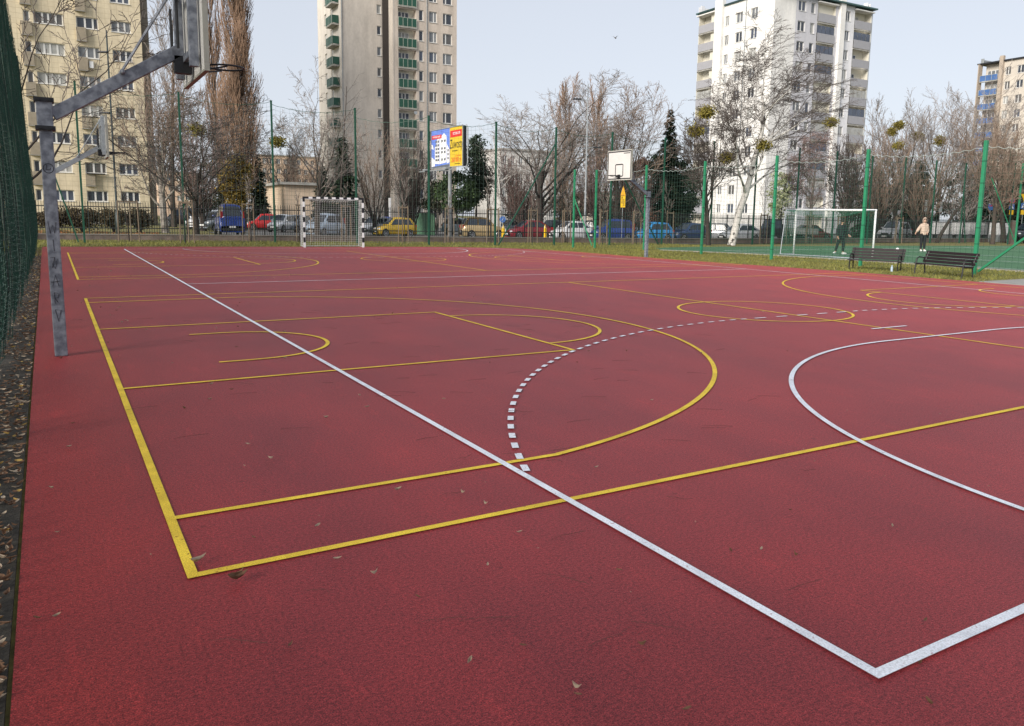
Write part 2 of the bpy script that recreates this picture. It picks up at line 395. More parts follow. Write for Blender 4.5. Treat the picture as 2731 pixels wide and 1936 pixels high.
for i in range(110):
    x = U(.3, 9.5); y = 2.6+U(0, 1)**1.6*13
    if abs((x/y)-.55) > .75: continue
    tag(mesh_obj('twig', random.choice(tw), None, (x, y, .017), U(-.9, .5)+(3.14 if random.random() < .5 else 0)), 'thin dark dry twig lying on the red court', 'twig', 'thin twigs scattered on the red court')

# ------------------------------------------------------------------ basketball hoops
M_galv = mat('galvanised_steel', (.29, .315, .36), .5, c2=(.14, .155, .19), scale=11, metal=.3, thr=(.38, .62), bump=.08)
M_galvl = mat('galvanised_steel_light', (.44, .48, .51), .5, c2=(.34, .37, .40), scale=9, metal=.3)
M_dark = mat('dark_steel', (.025, .027, .032), .5, scale=10, metal=.3)
M_board = mat('board_white', (.66, .65, .62), .55, var=.06, scale=2)
M_boardback = mat('board_edge_grey', (.36, .36, .31), .6, scale=5)
M_ink = mat('black_ink', (.008, .008, .012), .6)
def letters(mb, strokes, o, ex, ez, sc, r=.004):
    """strokes in a unit cell drawn as thin raised lines; o origin, ex / ez the writing axes"""
    o = Vector(o); ex = Vector(ex); ez = Vector(ez)
    for st in strokes: mb.tube([o+ex*x*sc+ez*y*sc for x, y in st], r, 4)
GL = {'W': [[(0, 1), (.2, 0), (.5, .75), (.75, 0), (1, .95)]], 'I': [[(.5, 1), (.55, 0)]], 'Z': [[(0, .95), (.55, 1), (.15, .1), (.9, .85), (.55, .0), (.2, .45)]],
      'A': [[(.05, 0), (.45, 1), (.85, 0)], [(-.1, .35), (1, .45)]], 'R': [[(.2, 0), (.2, 1), (.75, .85), (.7, .55), (.2, .5), (.6, .1)]], 'D': [[(.15, 1), (.9, .95), (.5, -.05), (.15, 1)]], 'L': [[(.35, .8), (.25, .3), (.7, .3), (.7, .5)]]}
def hoop(name, label, x, y, sg, steel, marks=False):
    t = thing(name, label, 'basketball hoop', (x, y, 0), 0, 'basketball hoops round the court')
    pw = .145; zt = 3.22
    MB().box((0, 0, zt/2), (pw, pw, zt)).build('pole', steel, t, bevel=.012)
    cl = MB(); cl.box((-sg*.0, 0, 3.03), (pw+.03, pw+.05, .36))
    cap = cl.build('collar', steel, t, bevel=.01)
    for zz in (2.86, 3.20):
        bt = MB(); bt.box((0, 0, zz), (pw+.07, pw+.09, .05))
        for a in (-1, 1): bt.cyl((a*.06, -.14, zz), (a*.06, .14, zz), .016, n=8)
        bt.build('clamp_band', M_dark, cap)
    a0 = Vector((sg*.08, 0, 3.03)); a1 = Vector((sg*1.60, 0, 3.99))
    MB().beam(a0, a1, .12, .155).build('arm', steel, t, bevel=.008)
    xb = 1.76; z0, z1 = 3.64, 4.97
    st = MB()
    for yy in (-.28, .28): st.beam((sg*.88, yy*.25, 3.64), (sg*1.64, yy*1.6, 4.94), .024, .024); st.ball((sg*.88, yy*.25, 3.62), .035, 8, 6)
    st.build('strut', steel, t)
    fr = MB()
    for yy in (-.62, .62): fr.box((sg*1.655, yy, 4.33), (.11, .09, 1.28))
    for yy in (-.62, .62): pass
    for zz in (3.86, 4.72): fr.box((sg*1.63, 0, zz), (.05, 1.2, .08))
    fr.build('board_frame', steel, t, bevel=.006)
    br = MB(); br.prism([(sg*1.50, -.06), (sg*1.71, -.06), (sg*1.71, .06), (sg*1.50, .06)][::sg], 3.68, 3.90)
    br.build('bracket', M_dark, t)
    rod = MB(); rod.cyl((sg*1.52, -.3, 3.95), (sg*1.52, -.3, 4.55), .018, n=8); rod.cyl((sg*1.52, .3, 3.95), (sg*1.52, .3, 4.55), .018, n=8)
    rod.build('adjuster', M_dark, t)
    bd = MB().box((sg*xb, 0, (z0+z1)/2), (.045, 1.8, z1-z0)).build('backboard', M_board, t)
    ed = MB()
    for yy in (-.915, .915): ed.box((sg*xb, yy, (z0+z1)/2), (.06, .028, z1-z0+.06))
    for zz in (z0-.015, z1+.015): ed.box((sg*xb, 0, zz), (.06, 1.8, .028))
    ed.build('edge_trim', M_boardback, bd)
    mk = MB(); xf = sg*(xb+.025)
    for yy in (-.872, .872): mk.box((xf, yy, (z0+z1)/2), (.006, .05, z1-z0-.04))
    for zz in (z0+.045, z1-.045): mk.box((xf, 0, zz), (.006, 1.69, .05))
    for yy in (-.285, .285): mk.box((xf, yy, 4.07), (.006, .045, .54))
    for zz in (3.80, 4.34): mk.box((xf, 0, zz), (.006, .525, .05))
    if sg < 0:
        for k in range(9): mk.box((xf, -.80+.055*k+.02, z1-.13), (.006, .035, .045))
    mk.build('target_square', M_ink, bd)
    rm = MB(); zc = 3.82; cx = sg*(xb+.16+.23)
    rm.tube([(cx+.23*math.cos(2*math.pi*k/28), .23*math.sin(2*math.pi*k/28), zc) for k in range(29)], .013, 8)
    rm.box((sg*(xb+.10), 0, zc-.02), (.16, .12, .09)); rm.box((sg*(xb+.03), 0, zc-.03), (.02, .2, .17))
    for yy in (-1, 1): rm.beam((sg*(xb+.04), yy*.09, zc-.09), (cx-sg*.02, yy*.225, zc-.015), .014, .02)
    rm.build('rim', M_dark, t)
    if marks:
        mk = MB(); yf = -pw/2-.002
        for i, ch in enumerate('WIZARD'):
            zz = 1.72-.222*i
            letters(mk, GL[ch], (-.045, yf, zz-.15), (1, 0, 0), (0, 0, 1.7), .085, .0035)
        q = [(.5+.55*math.cos(k*.35), .45+.5*math.sin(k*.35)) for k in range(19)]
        letters(mk, [q]+GL['L'], (-.05, yf, 2.32), (1, 0, 0), (0, 0, 1.15), .10, .004)
        tag(mk.build('graffiti', M_ink, t), 'black marker lettering reading WIZARD down the pole')
    return t
hoop('basketball_hoop', 'nearest grey basketball hoop with WIZARD scrawled in black down its pole', .01, 11.85, 1, M_galv, True)
hoop('basketball_hoop', 'pale grey basketball hoop mostly hidden behind the graffitied pole', .02, 31.9, 1, M_galvl)
hoop('basketball_hoop', 'grey basketball hoop with white board facing the court beside the grass', 24.57, 30.4, -1, M_galv)

# ------------------------------------------------------------------ nets and posts
M_gdark = mat('dark_green_paint', (.012, .075, .045), .5, scale=6, spec=.4)
M_glight = mat('bright_green_paint', (.022, .22, .105), .5, scale=6, var=.1, spec=.4)
M_net = mat('dark_green_netting', (.012, .052, .036), .9, scale=3)
M_netfar = mat('grey_green_netting', (.06, .10, .085), .9, scale=3)
M_rope = mat('pale_rope', (.35, .40, .38), .9)
M_nwhite = mat('white_netting', (.62, .63, .62), .9)
def netgrid(mb, o, ex, ez, w_, h_, st, r, sag=0.0, wave=None):
    o, ex, ez = Vector(o), Vector(ex), Vector(ez); nx = max(1, int(round(w_/st))); nz = max(1, int(round(h_/st))); nrm = ex.cross(ez).normalized()
    def P(i, j):
        a, b = i/nx, j/nz; q = o+ex*w_*a+ez*h_*b
        q = q-Vector((0, 0, 1))*sag*4*a*(1-a)*b
        if wave: q = q+nrm*wave(a, b)
        return q
    sx = max(1, nx//8); sz = max(1, nz//5)
    def samp(n, s): return sorted(set(list(range(0, n, s))+[n]))
    for i in range(nx+1): mb.tube([P(i, j) for j in samp(nz, sz)], r, 3, False)
    for j in range(nz+1): mb.tube([P(i, j) for i in samp(nx, sx)], r, 3, False)
# far ball-stop fence
t = thing('ball_stop_fence', 'tall dark green ball stop fence with netting behind the far goal line', 'fence', (0, 0, 0))
PF = [(226, 646.6, 198, 218), (494, 646.6, 476, 246), (734, 646.7, 722, 269), (952, 648, 943, 289), (1144, 653, 1143, 309), (1320.5, 654, 1322, 325.5), (1477.5, 654, 1482, 340), (1625, 654, 1634, 353), (1764, 651.6, 1775, 368), (1893, 651, 1906, 377), (2006, 651, 2021.5, 390), (2118, 651, 2129, 395), (2217, 649, 2233, 404), (2311, 649, 2323.6, 415.6), (2398.7, 648, 2413, 420.7), (2480, 647.5, 2498.5, 428), (2558, 648, 2577.5, 435), (2687, 651, 2712, 435)]
pp = []
for i, (u, v, u1, v1) in enumerate(PF):
    q = G(u, v); hh = HV(q, u1, v1); pp.append((q, hh))
    b = MB(); b.box((q.x, q.y, hh/2-.05), (.10, .10, hh+.1)); b.box((q.x, q.y, hh+.01), (.13, .13, .03))
    for k in range(8): b.cyl((q.x-.05, q.y-.06, hh*(k+.5)/8), (q.x+.05, q.y-.06, hh*(k+.5)/8), .012, n=6)
    b.build('post', M_gdark, t)
for a, b_, z in ((0, 0, 4.0), (6, 5, 6.6), (7, 8, 6.0), (16, 16, 5)):
    q, hh = pp[a]; e = pp[b_][0]
    d = Vector((-.9, -2.2)) if a == 0 else (Vector((1.3, 0)) if a == 16 else None)
    if a == 0: s, e2 = (G(146, 646.6)), q
    else: s, e2 = q, (e if d is None else q+d)
    sx = Vector((s.x, s.y, z if a else 4.4)); MB().beam(sx, (e2.x+(.25 if a == 6 else -.3 if a else -.3), e2.y, .02), .07, .07).build('brace', M_gdark, t)
for i in range(len(pp)-1):
    (a, ha), (b, hb) = pp[i], pp[i+1]; d = (b-a); L = d.length; nb = MB(); hh = min(ha, hb)-.12
    netgrid(nb, (a.x, a.y, .05), (d.x/L, d.y/L, 0), (0, 0, 1), L, hh, .26 if i < 9 else .3, .0045, .28)
    rp = MB(); m_ = 14; rp.tube([(a.x+d.x*k/m_, a.y+d.y*k/m_, hh+.1-.34*4*(k/m_)*(1-k/m_)-.05*(k % 2)) for k in range(m_+1)], .013, 4)
    ob = nb.build('netting', M_netfar, t); rp.build('rope', M_gdark, ob)
# bright green pitch fence
t = thing('pitch_fence', 'bright green post and net fence around the artificial turf pitch', 'fence', (0, 0, 0))
PG = [(27.34, 40.94), (28.44, 40.2), (29.92, 37.25), (30.0, 32.4), (29.75, 27.2), (29.85, 22.25), (29.65, 17.1), (29.6, 12.0)]
for i, (x, y) in enumerate(PG):
    hh = 4.95 if i > 1 else 4.72
    wd = (.10, .105, .105, .11, .115, .12, .125, .125)[i]
    b = MB(); b.box((x, y, hh/2-.05), (wd, wd, hh+.1)); b.build('post', M_glight, t, bevel=.008)
    b = MB()
    for z in (.5, 1.15, 1.75, 2.5, 3.4, 4.2): b.box((x-.003, y, z), (wd+.012, wd+.012, .025))
    b.build('clamp', M_gdark, t)
MB().beam((27.34, 40.94, 3.0), (28.3, 40.3, .15), .07, .07).build('brace', M_glight, t)
MB().beam((29.6, 12.0, 4.2), (29.65, 16.95, .12), .075, .075).build('brace', M_glight, t)
for i in range(1, len(PG)-1):
    a, b = Vector(PG[i]), Vector(PG[i+1]); d = b-a; L = d.length; nb = MB()
    netgrid(nb, (a.x+.07, a.y, .06), (d.x/L, d.y/L, 0), (0, 0, 1), L, 4.62, .22, .0035, .16)
    rp = MB(); m_ = 24; rp.tube([(a.x+.07+d.x*k/m_, a.y+d.y*k/m_, 4.76-.2*4*(k/m_)*(1-k/m_)-.06*(k % 2)) for k in range(m_+1)], .011, 4)
    ob = nb.build('netting', M_net, t); rp.build('rope', M_rope, ob)
q = G(2687, 651)
# far corner of the pitch fence
t2 = thing('pitch_fence', 'slim bright green corner post with long brace near the brick pillar', 'fence', (q.x-1.5, q.y-1.5, 0))
MB().box((0, 0, 3.75), (.13, .13, 7.6)).build('post', M_glight, t2)
e = XY(2622, 70)
MB().beam((-3.4, .9, 6.1), (-.1, .1, .5), .06, .06).build('brace', M_glight, t2)
# left ball-stop net: hanging, pleated netting seen almost edge on
t = thing('ball_stop_net', 'dense dark green net curtain hanging along the left court edge', 'net', (0, 0, 0))
M_netl = mat('green_net_cloth', (.009, .040, .022), .9, c2=(.003, .013, .010), scale=2.2, bump=.6, bscale=40)
for y in (-11.6, -5.2, 1.2, 7.6, 14.0, 20.4, 26.8, 33.2, 39.6, 46):
    b = MB(); b.box((-.98, y, 4.3), (.10, .10, 8.8)); b.build('post', M_gdark, t)
def nx_(y, z):
    base = -.56-.06*sm((y-30)/16)
    lean = -.035*max(0, z-2.2)*(1 if y < 44 else .6)
    return base+lean+.055*math.sin(y*2.9+.5*math.sin(z*.8))+.035*math.sin(y*7.1+z*.5)-.09*sm(z/9)-.10*sm((.9-z)/.9)
nl = MB(); ny = 640; ya, yb = -14.0, 45.8
for j in range(0, 8):
    pass
zs = [.04, .8, 1.4, 2.2, 3.2, 4.4, 5.8, 7.2, 8.6]
o0 = len(nl.v)
for i in range(ny+1):
    y = ya+(yb-ya)*i/ny
    for z in zs:
        zz = z if z > .4 else .05+.03*math.sin(y*1.7)
        nl.v.append((nx_(y, zz)-.07, y, zz))
m_ = len(zs)
for i in range(ny):
    # gaps let the daylight through between the gathered folds
    if i % 2: continue
    for j in range(m_-1):
        nl.f.append((i*m_+j, (i+1)*m_+j, (i+1)*m_+j+1, i*m_+j+1))
nl.build('gathered_netting', M_netl, t)
ns = MB()
for i in range(0, 300):
    y = 5+(yb-5)*i/300
    ns.tube([(nx_(y, z), y, z) for z in [.05]+zs], .0042, 3, False)
for j in range(62):
    z = .06+j*.14
    ns.tube([(nx_(5+(yb-5)*i/140, z)+.012*math.sin(i*.9+j), 5+(yb-5)*i/140, z-.045*abs(math.sin(i*.55))) for i in range(141)], .0042, 3, False)
ns.build('netting', M_net, t)
nw = MB()
for j in range(0, 34):
    z = .25+j*.09; pts = []
    for i in range(0, 60):
        y = 6.8+i*.22; pts.append((nx_(y, z)+.016, y, z-.06*abs(math.sin(y*1.15+j*.2))))
    nw.tube(pts, .003, 3, False)
nw.build('mesh_cord', mat('faded_cord', (.07, .13, .105), .9), t)

# ------------------------------------------------------------------ handball goal
M_gw = mat('goal_white', (.78, .78, .78), .45, var=.05); M_gb = mat('goal_black', (.012, .012, .016), .45)
t = thing('handball_goal', 'black and white striped handball goal with white net at the far end', 'goal', (11.55, 43.25, 0), -.10)
Wg, Hg, pw = 3.16, 2.70, .10
def striped(nm, a, b, n, first):
    a, b = Vector(a), Vector(b); d = (b-a).normalized(); e1 = Vector((0, 1, 0)); e2 = d.cross(e1); m_ = MB()
    for k in range(n+1):
        c = a.lerp(b, k/n); m_.v += [tuple(c+e1*i*pw/2+e2*j*pw/2) for i, j in ((-1, -1), (1, -1), (1, 1), (-1, 1))]
    for k in range(n):
        for j in range(4): m_.f.append((4*k+j, 4*k+(j+1) % 4, 4*k+4+(j+1) % 4, 4*k+4+j))
    m_.f += [(3, 2, 1, 0), (4*n, 4*n+1, 4*n+2, 4*n+3)]
    o = m_.build(nm, M_gw, t); o.data.materials.append(M_gb)
    for i, p in enumerate(o.data.polygons):
        if i < 4*n: p.material_index = (i//4+first) % 2
for nm, a, b, n_, f_ in (('goal_post', (0, 0, 0), (0, 0, Hg), 10, 0), ('goal_post', (Wg, 0, 0), (Wg, 0, Hg), 10, 0), ('crossbar', (pw/2, 0, Hg-pw/2), (Wg-pw/2, 0, Hg-pw/2), 15, 1)): striped(nm, a, b, n_, f_)
D1, D2 = .85, 1.2
fr = MB()
for x in (0, Wg):
    fr.tube([(x, .02, Hg-.06), (x, D1, Hg-.1), (x, D2, .03), (x, .02, .03)], .022, 6)
fr.tube([(0, D2, .03), (Wg, D2, .03)], .022, 6); fr.tube([(0, D1, Hg-.1), (Wg, D1, Hg-.1)], .02, 6)
fr.build('rear_frame', mat('goal_frame_grey', (.45, .46, .47), .5), t)
ng = MB(); rn = .0048
netgrid(ng, (0, D2-.02, .03), (1, 0, 0), (0, (D1-D2)/2.62, 1), Wg, 2.60, .125, rn, .12, lambda a, b: -.08*math.sin(3.1*a)*math.sin(3.1*b))
netgrid(ng, (0, 0.02, Hg-.05), (1, 0, 0), (0, 1, -.05), Wg, D1, .125, rn, .16)
for x in (0, Wg):
    for k in range(10):
        y = D2*k/9; ng.tube([(x, y, .03), (x, y*D1/D2, Hg-.08)], rn, 3, False)
    for k in range(21):
        z = .05+k*.125; ng.tube([(x, 0, z), (x, D2+(D1-D2)*z/Hg, z)], rn, 3, False)
ng.build('net', M_nwhite, t)

# ------------------------------------------------------------------ football goal on the turf
a = XY(2122, 45.6); b = XY(2334, 41.8)
ax = (b-a); L = ax.length; ax /= L; ang = math.atan2(ax.y, ax.x)
t = thing('football_goal', 'white framed football goal with green net on the turf pitch', 'goal', (a.x, a.y, 0), ang)
Hs = 2.5
for x in (0, L): MB().cyl((x, 0, 0), (x, 0, Hs), .055, n=12).build('goal_post', M_gw, t, True)
MB().cyl((-.05, 0, Hs), (L+.05, 0, Hs), .055, n=12).build('crossbar', M_gw, t, True)
fr = MB(); D1, D2 = -.95, -1.25
for x in (0, L): fr.tube([(x, 0, Hs), (x, D1, Hs-.02), (x, D2, .03), (x, 0, .03)], .024, 6)
fr.tube([(0, D2, .03), (L, D2, .03)], .024, 6); fr.build('rear_frame', M_galvl, t)
ng = MB(); netgrid(ng, (0, D2, .03), (1, 0, 0), (0, .12, 1), L, 2.45, .14, .006, .25)
netgrid(ng, (0, 0, Hs-.03), (1, 0, 0), (0, -1, 0), L, .95, .14, .006, .4)
for x in (0, L):
    for k in range(9):
        y = D2*k/8; ng.tube([(x, y, .03), (x, y*.76, Hs-.05)], .006, 3, False)
    for k in range(18): ng.tube([(x, 0, .05+k*.14), (x, D2*.9, .05+k*.14)], .006, 3, False)
ng.build('net', mat('green_goal_net', (.03, .16, .09), .9), t)

# ------------------------------------------------------------------ benches
M_slat = mat('dark_brown_slat', (.020, .012, .015), .5, var=.25, scale=7)
M_iron = mat('black_cast_iron', (.012, .012, .013), .5)
def bench(x0, y0, x1, y1, label):
    a, b = Vector((x0, y0)), Vector((x1, y1)); L = (b-a).length; an = math.atan2(b.y-a.y, b.x-a.x)
    t = thing('park_bench', label, 'bench', (a.x, a.y, -.02), an, 'benches facing the court')
    # local: x along, +y behind the seat (away from the court)
    st = MB()
    for k in range(4): st.box((L/2, .08+.105*k, .40), (L, .09, .035))
    st.build('seat', M_slat, t, bevel=.006)
    bk = MB()
    for k in range(4):
        z = .46+.112*k; bk.box((L/2, .47+.05*k, z+.03), (L, .035, .098))
    bk.build('backrest', M_slat, t, bevel=.006)
    for x in (.10, L-.10):
        f = MB()
        f.tube([(x, .02, 0), (x, .05, .38), (x, .08, .58), (x, .18, .64), (x, .40, .62), (x, .47, .44)], .026, 6)
        f.tube([(x, .50, 0), (x, .46, .38), (x, .52, .62), (x, .64, .88)], .026, 6); f.tube([(x, .04, .37), (x, .47, .37)], .022, 6)
        f.build('leg', M_iron, t)
bench(27.25, 20.95, 27.92, 19.02, 'dark slatted bench left of the other, in front of a green post')
bench(27.85, 18.45, 27.2, 16.05, 'dark slatted bench right of the other, next to the braced green post')
t = tag(MB().tube([(0, 0, 0), (0, 0, .16), (0, 0, .2), (0, 0, .25)], [.045, .045, .02, .02], 8).build('plastic_bottle', mat('clear_blue_plastic', (.45, .55, .65), .2), loc=(27.75, 19.25, 0)), 'small pale blue plastic bottle standing under the bench', 'bottle')
q = G(2393, 672); t = MB().ball((0, 0, .14), (.115, .115, .14), 14, 10).build('football', M_gw, smooth=True, loc=(q.x, q.y, 0))
tag(t, 'white football lying on the green turf beside the hooded player', 'ball')

# ------------------------------------------------------------------ people
def skin(name, pts, edges, m, parent, root=0, sub=2):
    me = bpy.data.meshes.new(name); me.from_pydata([p[0] for p in pts], edges, []); me.update()
    o = bpy.data.objects.new(name, me); COL.objects.link(o); o.parent = parent
    o.modifiers.new('skin', 'SKIN').use_smooth_shade = True
    if not me.skin_vertices: me.attributes  # layer comes with the modifier
    sv = me.skin_vertices
    if len(sv) == 0:
        bm_ = __import__('bmesh').new(); bm_.from_mesh(me); bm_.verts.layers.skin.verify(); bm_.to_mesh(me); bm_.free()
    for i, p in enumerate(pts):
        r_ = p[1] if isinstance(p[1], tuple) else (p[1], p[1]); me.skin_vertices[0].data[i].radius = r_
    me.skin_vertices[0].data[root].use_root = True
    s = o.modifiers.new('sub', 'SUBSURF'); s.levels = sub; s.render_levels = sub
    me.materials.append(m); return o
def chain(n, start=0): return [(start+i, start+i+1) for i in range(n-1)]
M_skin = mat('skin', (.52, .31, .22), .6); M_hair = mat('dark_hair', (.02, .014, .012), .7)
M_black = mat('black_fabric', (.012, .013, .016), .85); M_navy = mat('black_tracksuit', (.014, .017, .022), .8, c2=(.008, .01, .014), scale=9)
M_pink = mat('peach_jacket', (.60, .46, .37), .9, c2=(.47, .35, .27), scale=7, bump=.6, bscale=9)
M_shoe = mat('white_trainer', (.74, .74, .72), .6)
ZS = 1.26
def person(name, label, q, ang, J, mj, mt, hood, H):
    t = thing(name, label, 'person', (q.x, q.y, -.005), ang); t.scale = (H/1.75/ZS*1.08, H/1.75/ZS*1.08, H/1.75)
    pel, che, nec, hd = J['pelvis'], J['chest'], J['neck'], J['head']
    V = Vector
    pts = [(pel, (.13, .10)), ((V(pel)+V(che))/2, (.12, .085)), (che, (.15, .10)), (nec, .05), (V(nec)*.4+V(hd)*.6, .05)]
    ed = chain(5)
    def limb(base, names, rad):
        prev = base
        for nm, r_ in zip(names, rad): pts.append((J[nm], r_)); ed.append((prev, len(pts)-1)); prev = len(pts)-1
        return prev
    for s in 'lr':
        limb(0, ['hip'+s, 'knee'+s, 'ankle'+s, 'toe'+s], [.085, .055, .038, .03])
        wv = limb(2, ['sho'+s, 'elb'+s, 'wri'+s], [.055, .042, .028])
        wd = V(J['wri'+s]); hdv = (wd-V(J['elb'+s])).normalized(); sdv = hdv.cross(V((0, 1, .2))).normalized(); nv = hdv.cross(sdv)
        pts.append((wd+hdv*.06, (.035, .02))); ed.append((wv, len(pts)-1)); pm = len(pts)-1
        for k, (of, ln) in enumerate(((-.03, .06), (-.01, .075), (.011, .07), (.03, .055))):
            b0 = wd+hdv*.095+sdv*of; pts.append((b0, .010)); ed.append((pm, len(pts)-1))
            pts.append((b0+hdv*ln*.55+nv*.012, .009)); ed.append((len(pts)-2, len(pts)-1)); pts.append((b0+hdv*ln*.9+nv*.03, .008)); ed.append((len(pts)-2, len(pts)-1))
        pts.append((wd+hdv*.05-sdv*.04+nv*.01, .011)); ed.append((wv, len(pts)-1)); pts.append((wd+hdv*.085-sdv*.055+nv*.02, .009)); ed.append((len(pts)-2, len(pts)-1))
    body = skin('body', [(tuple(V(p)), r_) for p, r_ in pts], ed, M_skin, t)
    def hf(p):
        p = p.copy()
        if p.z < -.2: p.x *= 1-.28*(-p.z-.2); p.y *= 1-.12*(-p.z-.2)
        if p.y < -.75 and abs(p.x) < .25 and -.35 < p.z < .15: p.y -= .22
        return p
    h = V(hd); hm = MB().ball((0, 0, 0), (.078, .098, .118), 18, 14, hf)
    for sx in (-1, 1): hm.ball((sx*.08, .005, -.01), (.012, .02, .032), 6, 5)
    o = hm.build('head', M_skin, t, True, loc=h, rz=J.get('turn', 0))
    ey = MB()
    for sx in (-1, 1): ey.ball((sx*.032, -.09, .012), (.014, .01, .008), 6, 5)
    ey.box((0, -.098, -.058), (.045, .012, .01)); ey.build('face_feature', mat('face_dark', (.09, .035, .03), .6), o)
    hr = MB(); hr.ball((0, .014, .018), (.088, .102, .118), 16, 12, (lambda p: Vector((p.x, p.y if p.y > -.45 or p.z > .45 else -.3, p.z if p.z > -.35 else -.35))))
    hr.build('hair', M_hair, o, True)
    # clothes follow the same joints, a little larger
    jp = [(tuple(V(pel)+V((0, 0, -.07))), (.205, .17)), (tuple((V(pel)+V(che))/2), (.21, .165)), (J['chest'], (.21, .16)), (tuple(V(nec)-V((0, 0, .02))), (.10, .09))]
    je = chain(4)
    for s in 'lr':
        b0 = len(jp); jp += [(J['sho'+s], .105), (J['elb'+s], .088), (tuple(V(J['wri'+s])*.94+V(J['elb'+s])*.06), .068)]; je += [(2, b0), (b0, b0+1), (b0+1, b0+2)]
    jk = skin('jacket', jp, je, mj, t, 1)
    tp = [(pel, (.14, .11))]; te = []
    for s in 'lr':
        b0 = len(tp); tp += [(J['hip'+s], .112), (J['knee'+s], .088), (tuple(V(J['ankle'+s])+V((0, 0, .03))), .068)]; te += [(0, b0), (b0, b0+1), (b0+1, b0+2)]
    skin('trousers', tp, te, mt, t, 0)
    for s in 'lr':
        a_, b_ = V(J['ankle'+s]), V(J['toe'+s]); d = (b_-a_); d.z = 0; d.normalize(); an = math.atan2(d.y, d.x)
        sm_ = MB().ball((.075, 0, .045), (.15, .055, .06), 14, 8, lambda p: Vector((p.x, p.y, max(p.z, -.72)*(1 if p.x < .1 else .8))))
        sm_.build('shoe', M_shoe, t, True, loc=(a_.x, a_.y, a_.z-.09), rz=an)
    if hood:
        hm = MB().ball((0, .02, .02), (.135, .145, .175), 18, 14, lambda p: Vector((p.x, max(p.y, -.62), p.z)))
        hm.ball((0, .03, -.17), (.15, .13, .09), 14, 8)
        # opening: keep the face clear
        hm.f = [f for f in hm.f if not (sum(hm.v[i][1] for i in f)/len(f) < -.05 and abs(sum(hm.v[i][0] for i in f)/len(f)) < .085 and -.10 < sum(hm.v[i][2] for i in f)/len(f) < .12)]
        hm.build('hood', mj, o, True)
    return t
yaw_face = -YAW
# player with the hood: faces the camera (local -y towards the viewer)
q = XY(2466, 53.2)
JR = dict(pelvis=(0, 0, .93), chest=(0, 0, 1.30), neck=(0, -.01, 1.47), head=(.01, -.02, 1.61), hipl=(-.095, 0, .88), kneel=(-.10, -.01, .48), anklel=(-.105, 0, .10), toel=(-.12, -.14, .04),
          hipr=(.095, 0, .88), kneer=(.10, -.01, .48), ankler=(.105, 0, .10), toer=(.12, -.14, .04), shol=(-.19, 0, 1.38), elbl=(-.36, .0, 1.14), wril=(-.47, -.04, 1.02), shor=(.19, 0, 1.38), elbr=(.26, .03, 1.10), wrir=(.17, -.12, .98), turn=-.25)
person('person', 'person in a peach hooded jacket and black trousers standing on the turf', q, yaw_face+.0, JR, M_pink, M_black, True, 2.20)
q = XY(2247, 46.4)
JL = dict(pelvis=(0, 0, .92), chest=(-.01, .02, 1.30), neck=(.0, .0, 1.48), head=(.02, -.02, 1.61), hipl=(-.09, 0, .88), kneel=(-.17, .05, .50), anklel=(-.27, .05, .12), toel=(-.36, -.02, .05),
          hipr=(.09, 0, .88), kneer=(.15, -.02, .48), ankler=(.14, 0, .10), toer=(.27, -.06, .04), shol=(-.18, .02, 1.38), elbl=(-.22, .08, 1.10), wril=(-.2, -.02, .88), shor=(.18, 0, 1.38), elbr=(.29, .05, 1.13), wrir=(.42, 0, .98), turn=2.8)
person('person', 'person in a black tracksuit and white trainers walking beside the football goal', q, yaw_face, JL, M_navy, M_navy, False, 2.05)

# ------------------------------------------------------------------ iron fence on its stone plinth
M_stone = mat('plinth_stone', (.17, .13, .11), .9, c2=(.09, .07, .06), scale=2.2, bump=.8, bscale=12)
M_cap = mat('plinth_cap', (.20, .18, .16), .9, scale=3)
M_fence = mat('black_iron_paint', (.012, .012, .013), .5)
t = thing('iron_fence', 'long black iron railing fence on a low stone plinth between court and car park', 'fence')
pl = MB(); cp = MB(); rnd = random.Random(3)
path = []
for (a, b), (c, d) in zip(FENCE[:-1], FENCE[1:-1]+[(92, 49.2)]):
    L = math.hypot(c-a, d-b); n = max(1, round(L/2.5))
    for k in range(n): path.append(Vector((a+(c-a)*k/n, b+(d-b)*k/n)))
path.append(Vector((92, 49.2)))
for a, b in zip(path, path[1:]):
    z = rnd.uniform(-.004, .004)
    pl.beam((*a, .14+z), (*b, .14+z), .24, .36); cp.beam((*a, .34), (*b, .34), .32, .055)
o = pl.build('plinth', M_stone, t); cp.build('coping', M_cap, o)
for i, (a, b) in enumerate(zip(path, path[1:])):
    MB().box((a.x, a.y, 1.30), (.065, .065, 1.98)).build('post', M_fence, t)
    d = (b-a); L = d.length; d /= L; m_ = MB()
    for z in (.72, 1.98): m_.beam((*(a+d*.04), z), (*(b-d*.04), z), .04, .06)
    n = int(L/.135)
    for k in range(1, n):
        p = a+d*(L*k/n); m_.box((p.x, p.y, 1.30), (.026, .026, 1.86)); m_.tube([(p.x, p.y, 2.22), (p.x, p.y, 2.33)], [.024, .002], 4, False)
    m_.build('railing_panel', M_fence, t)

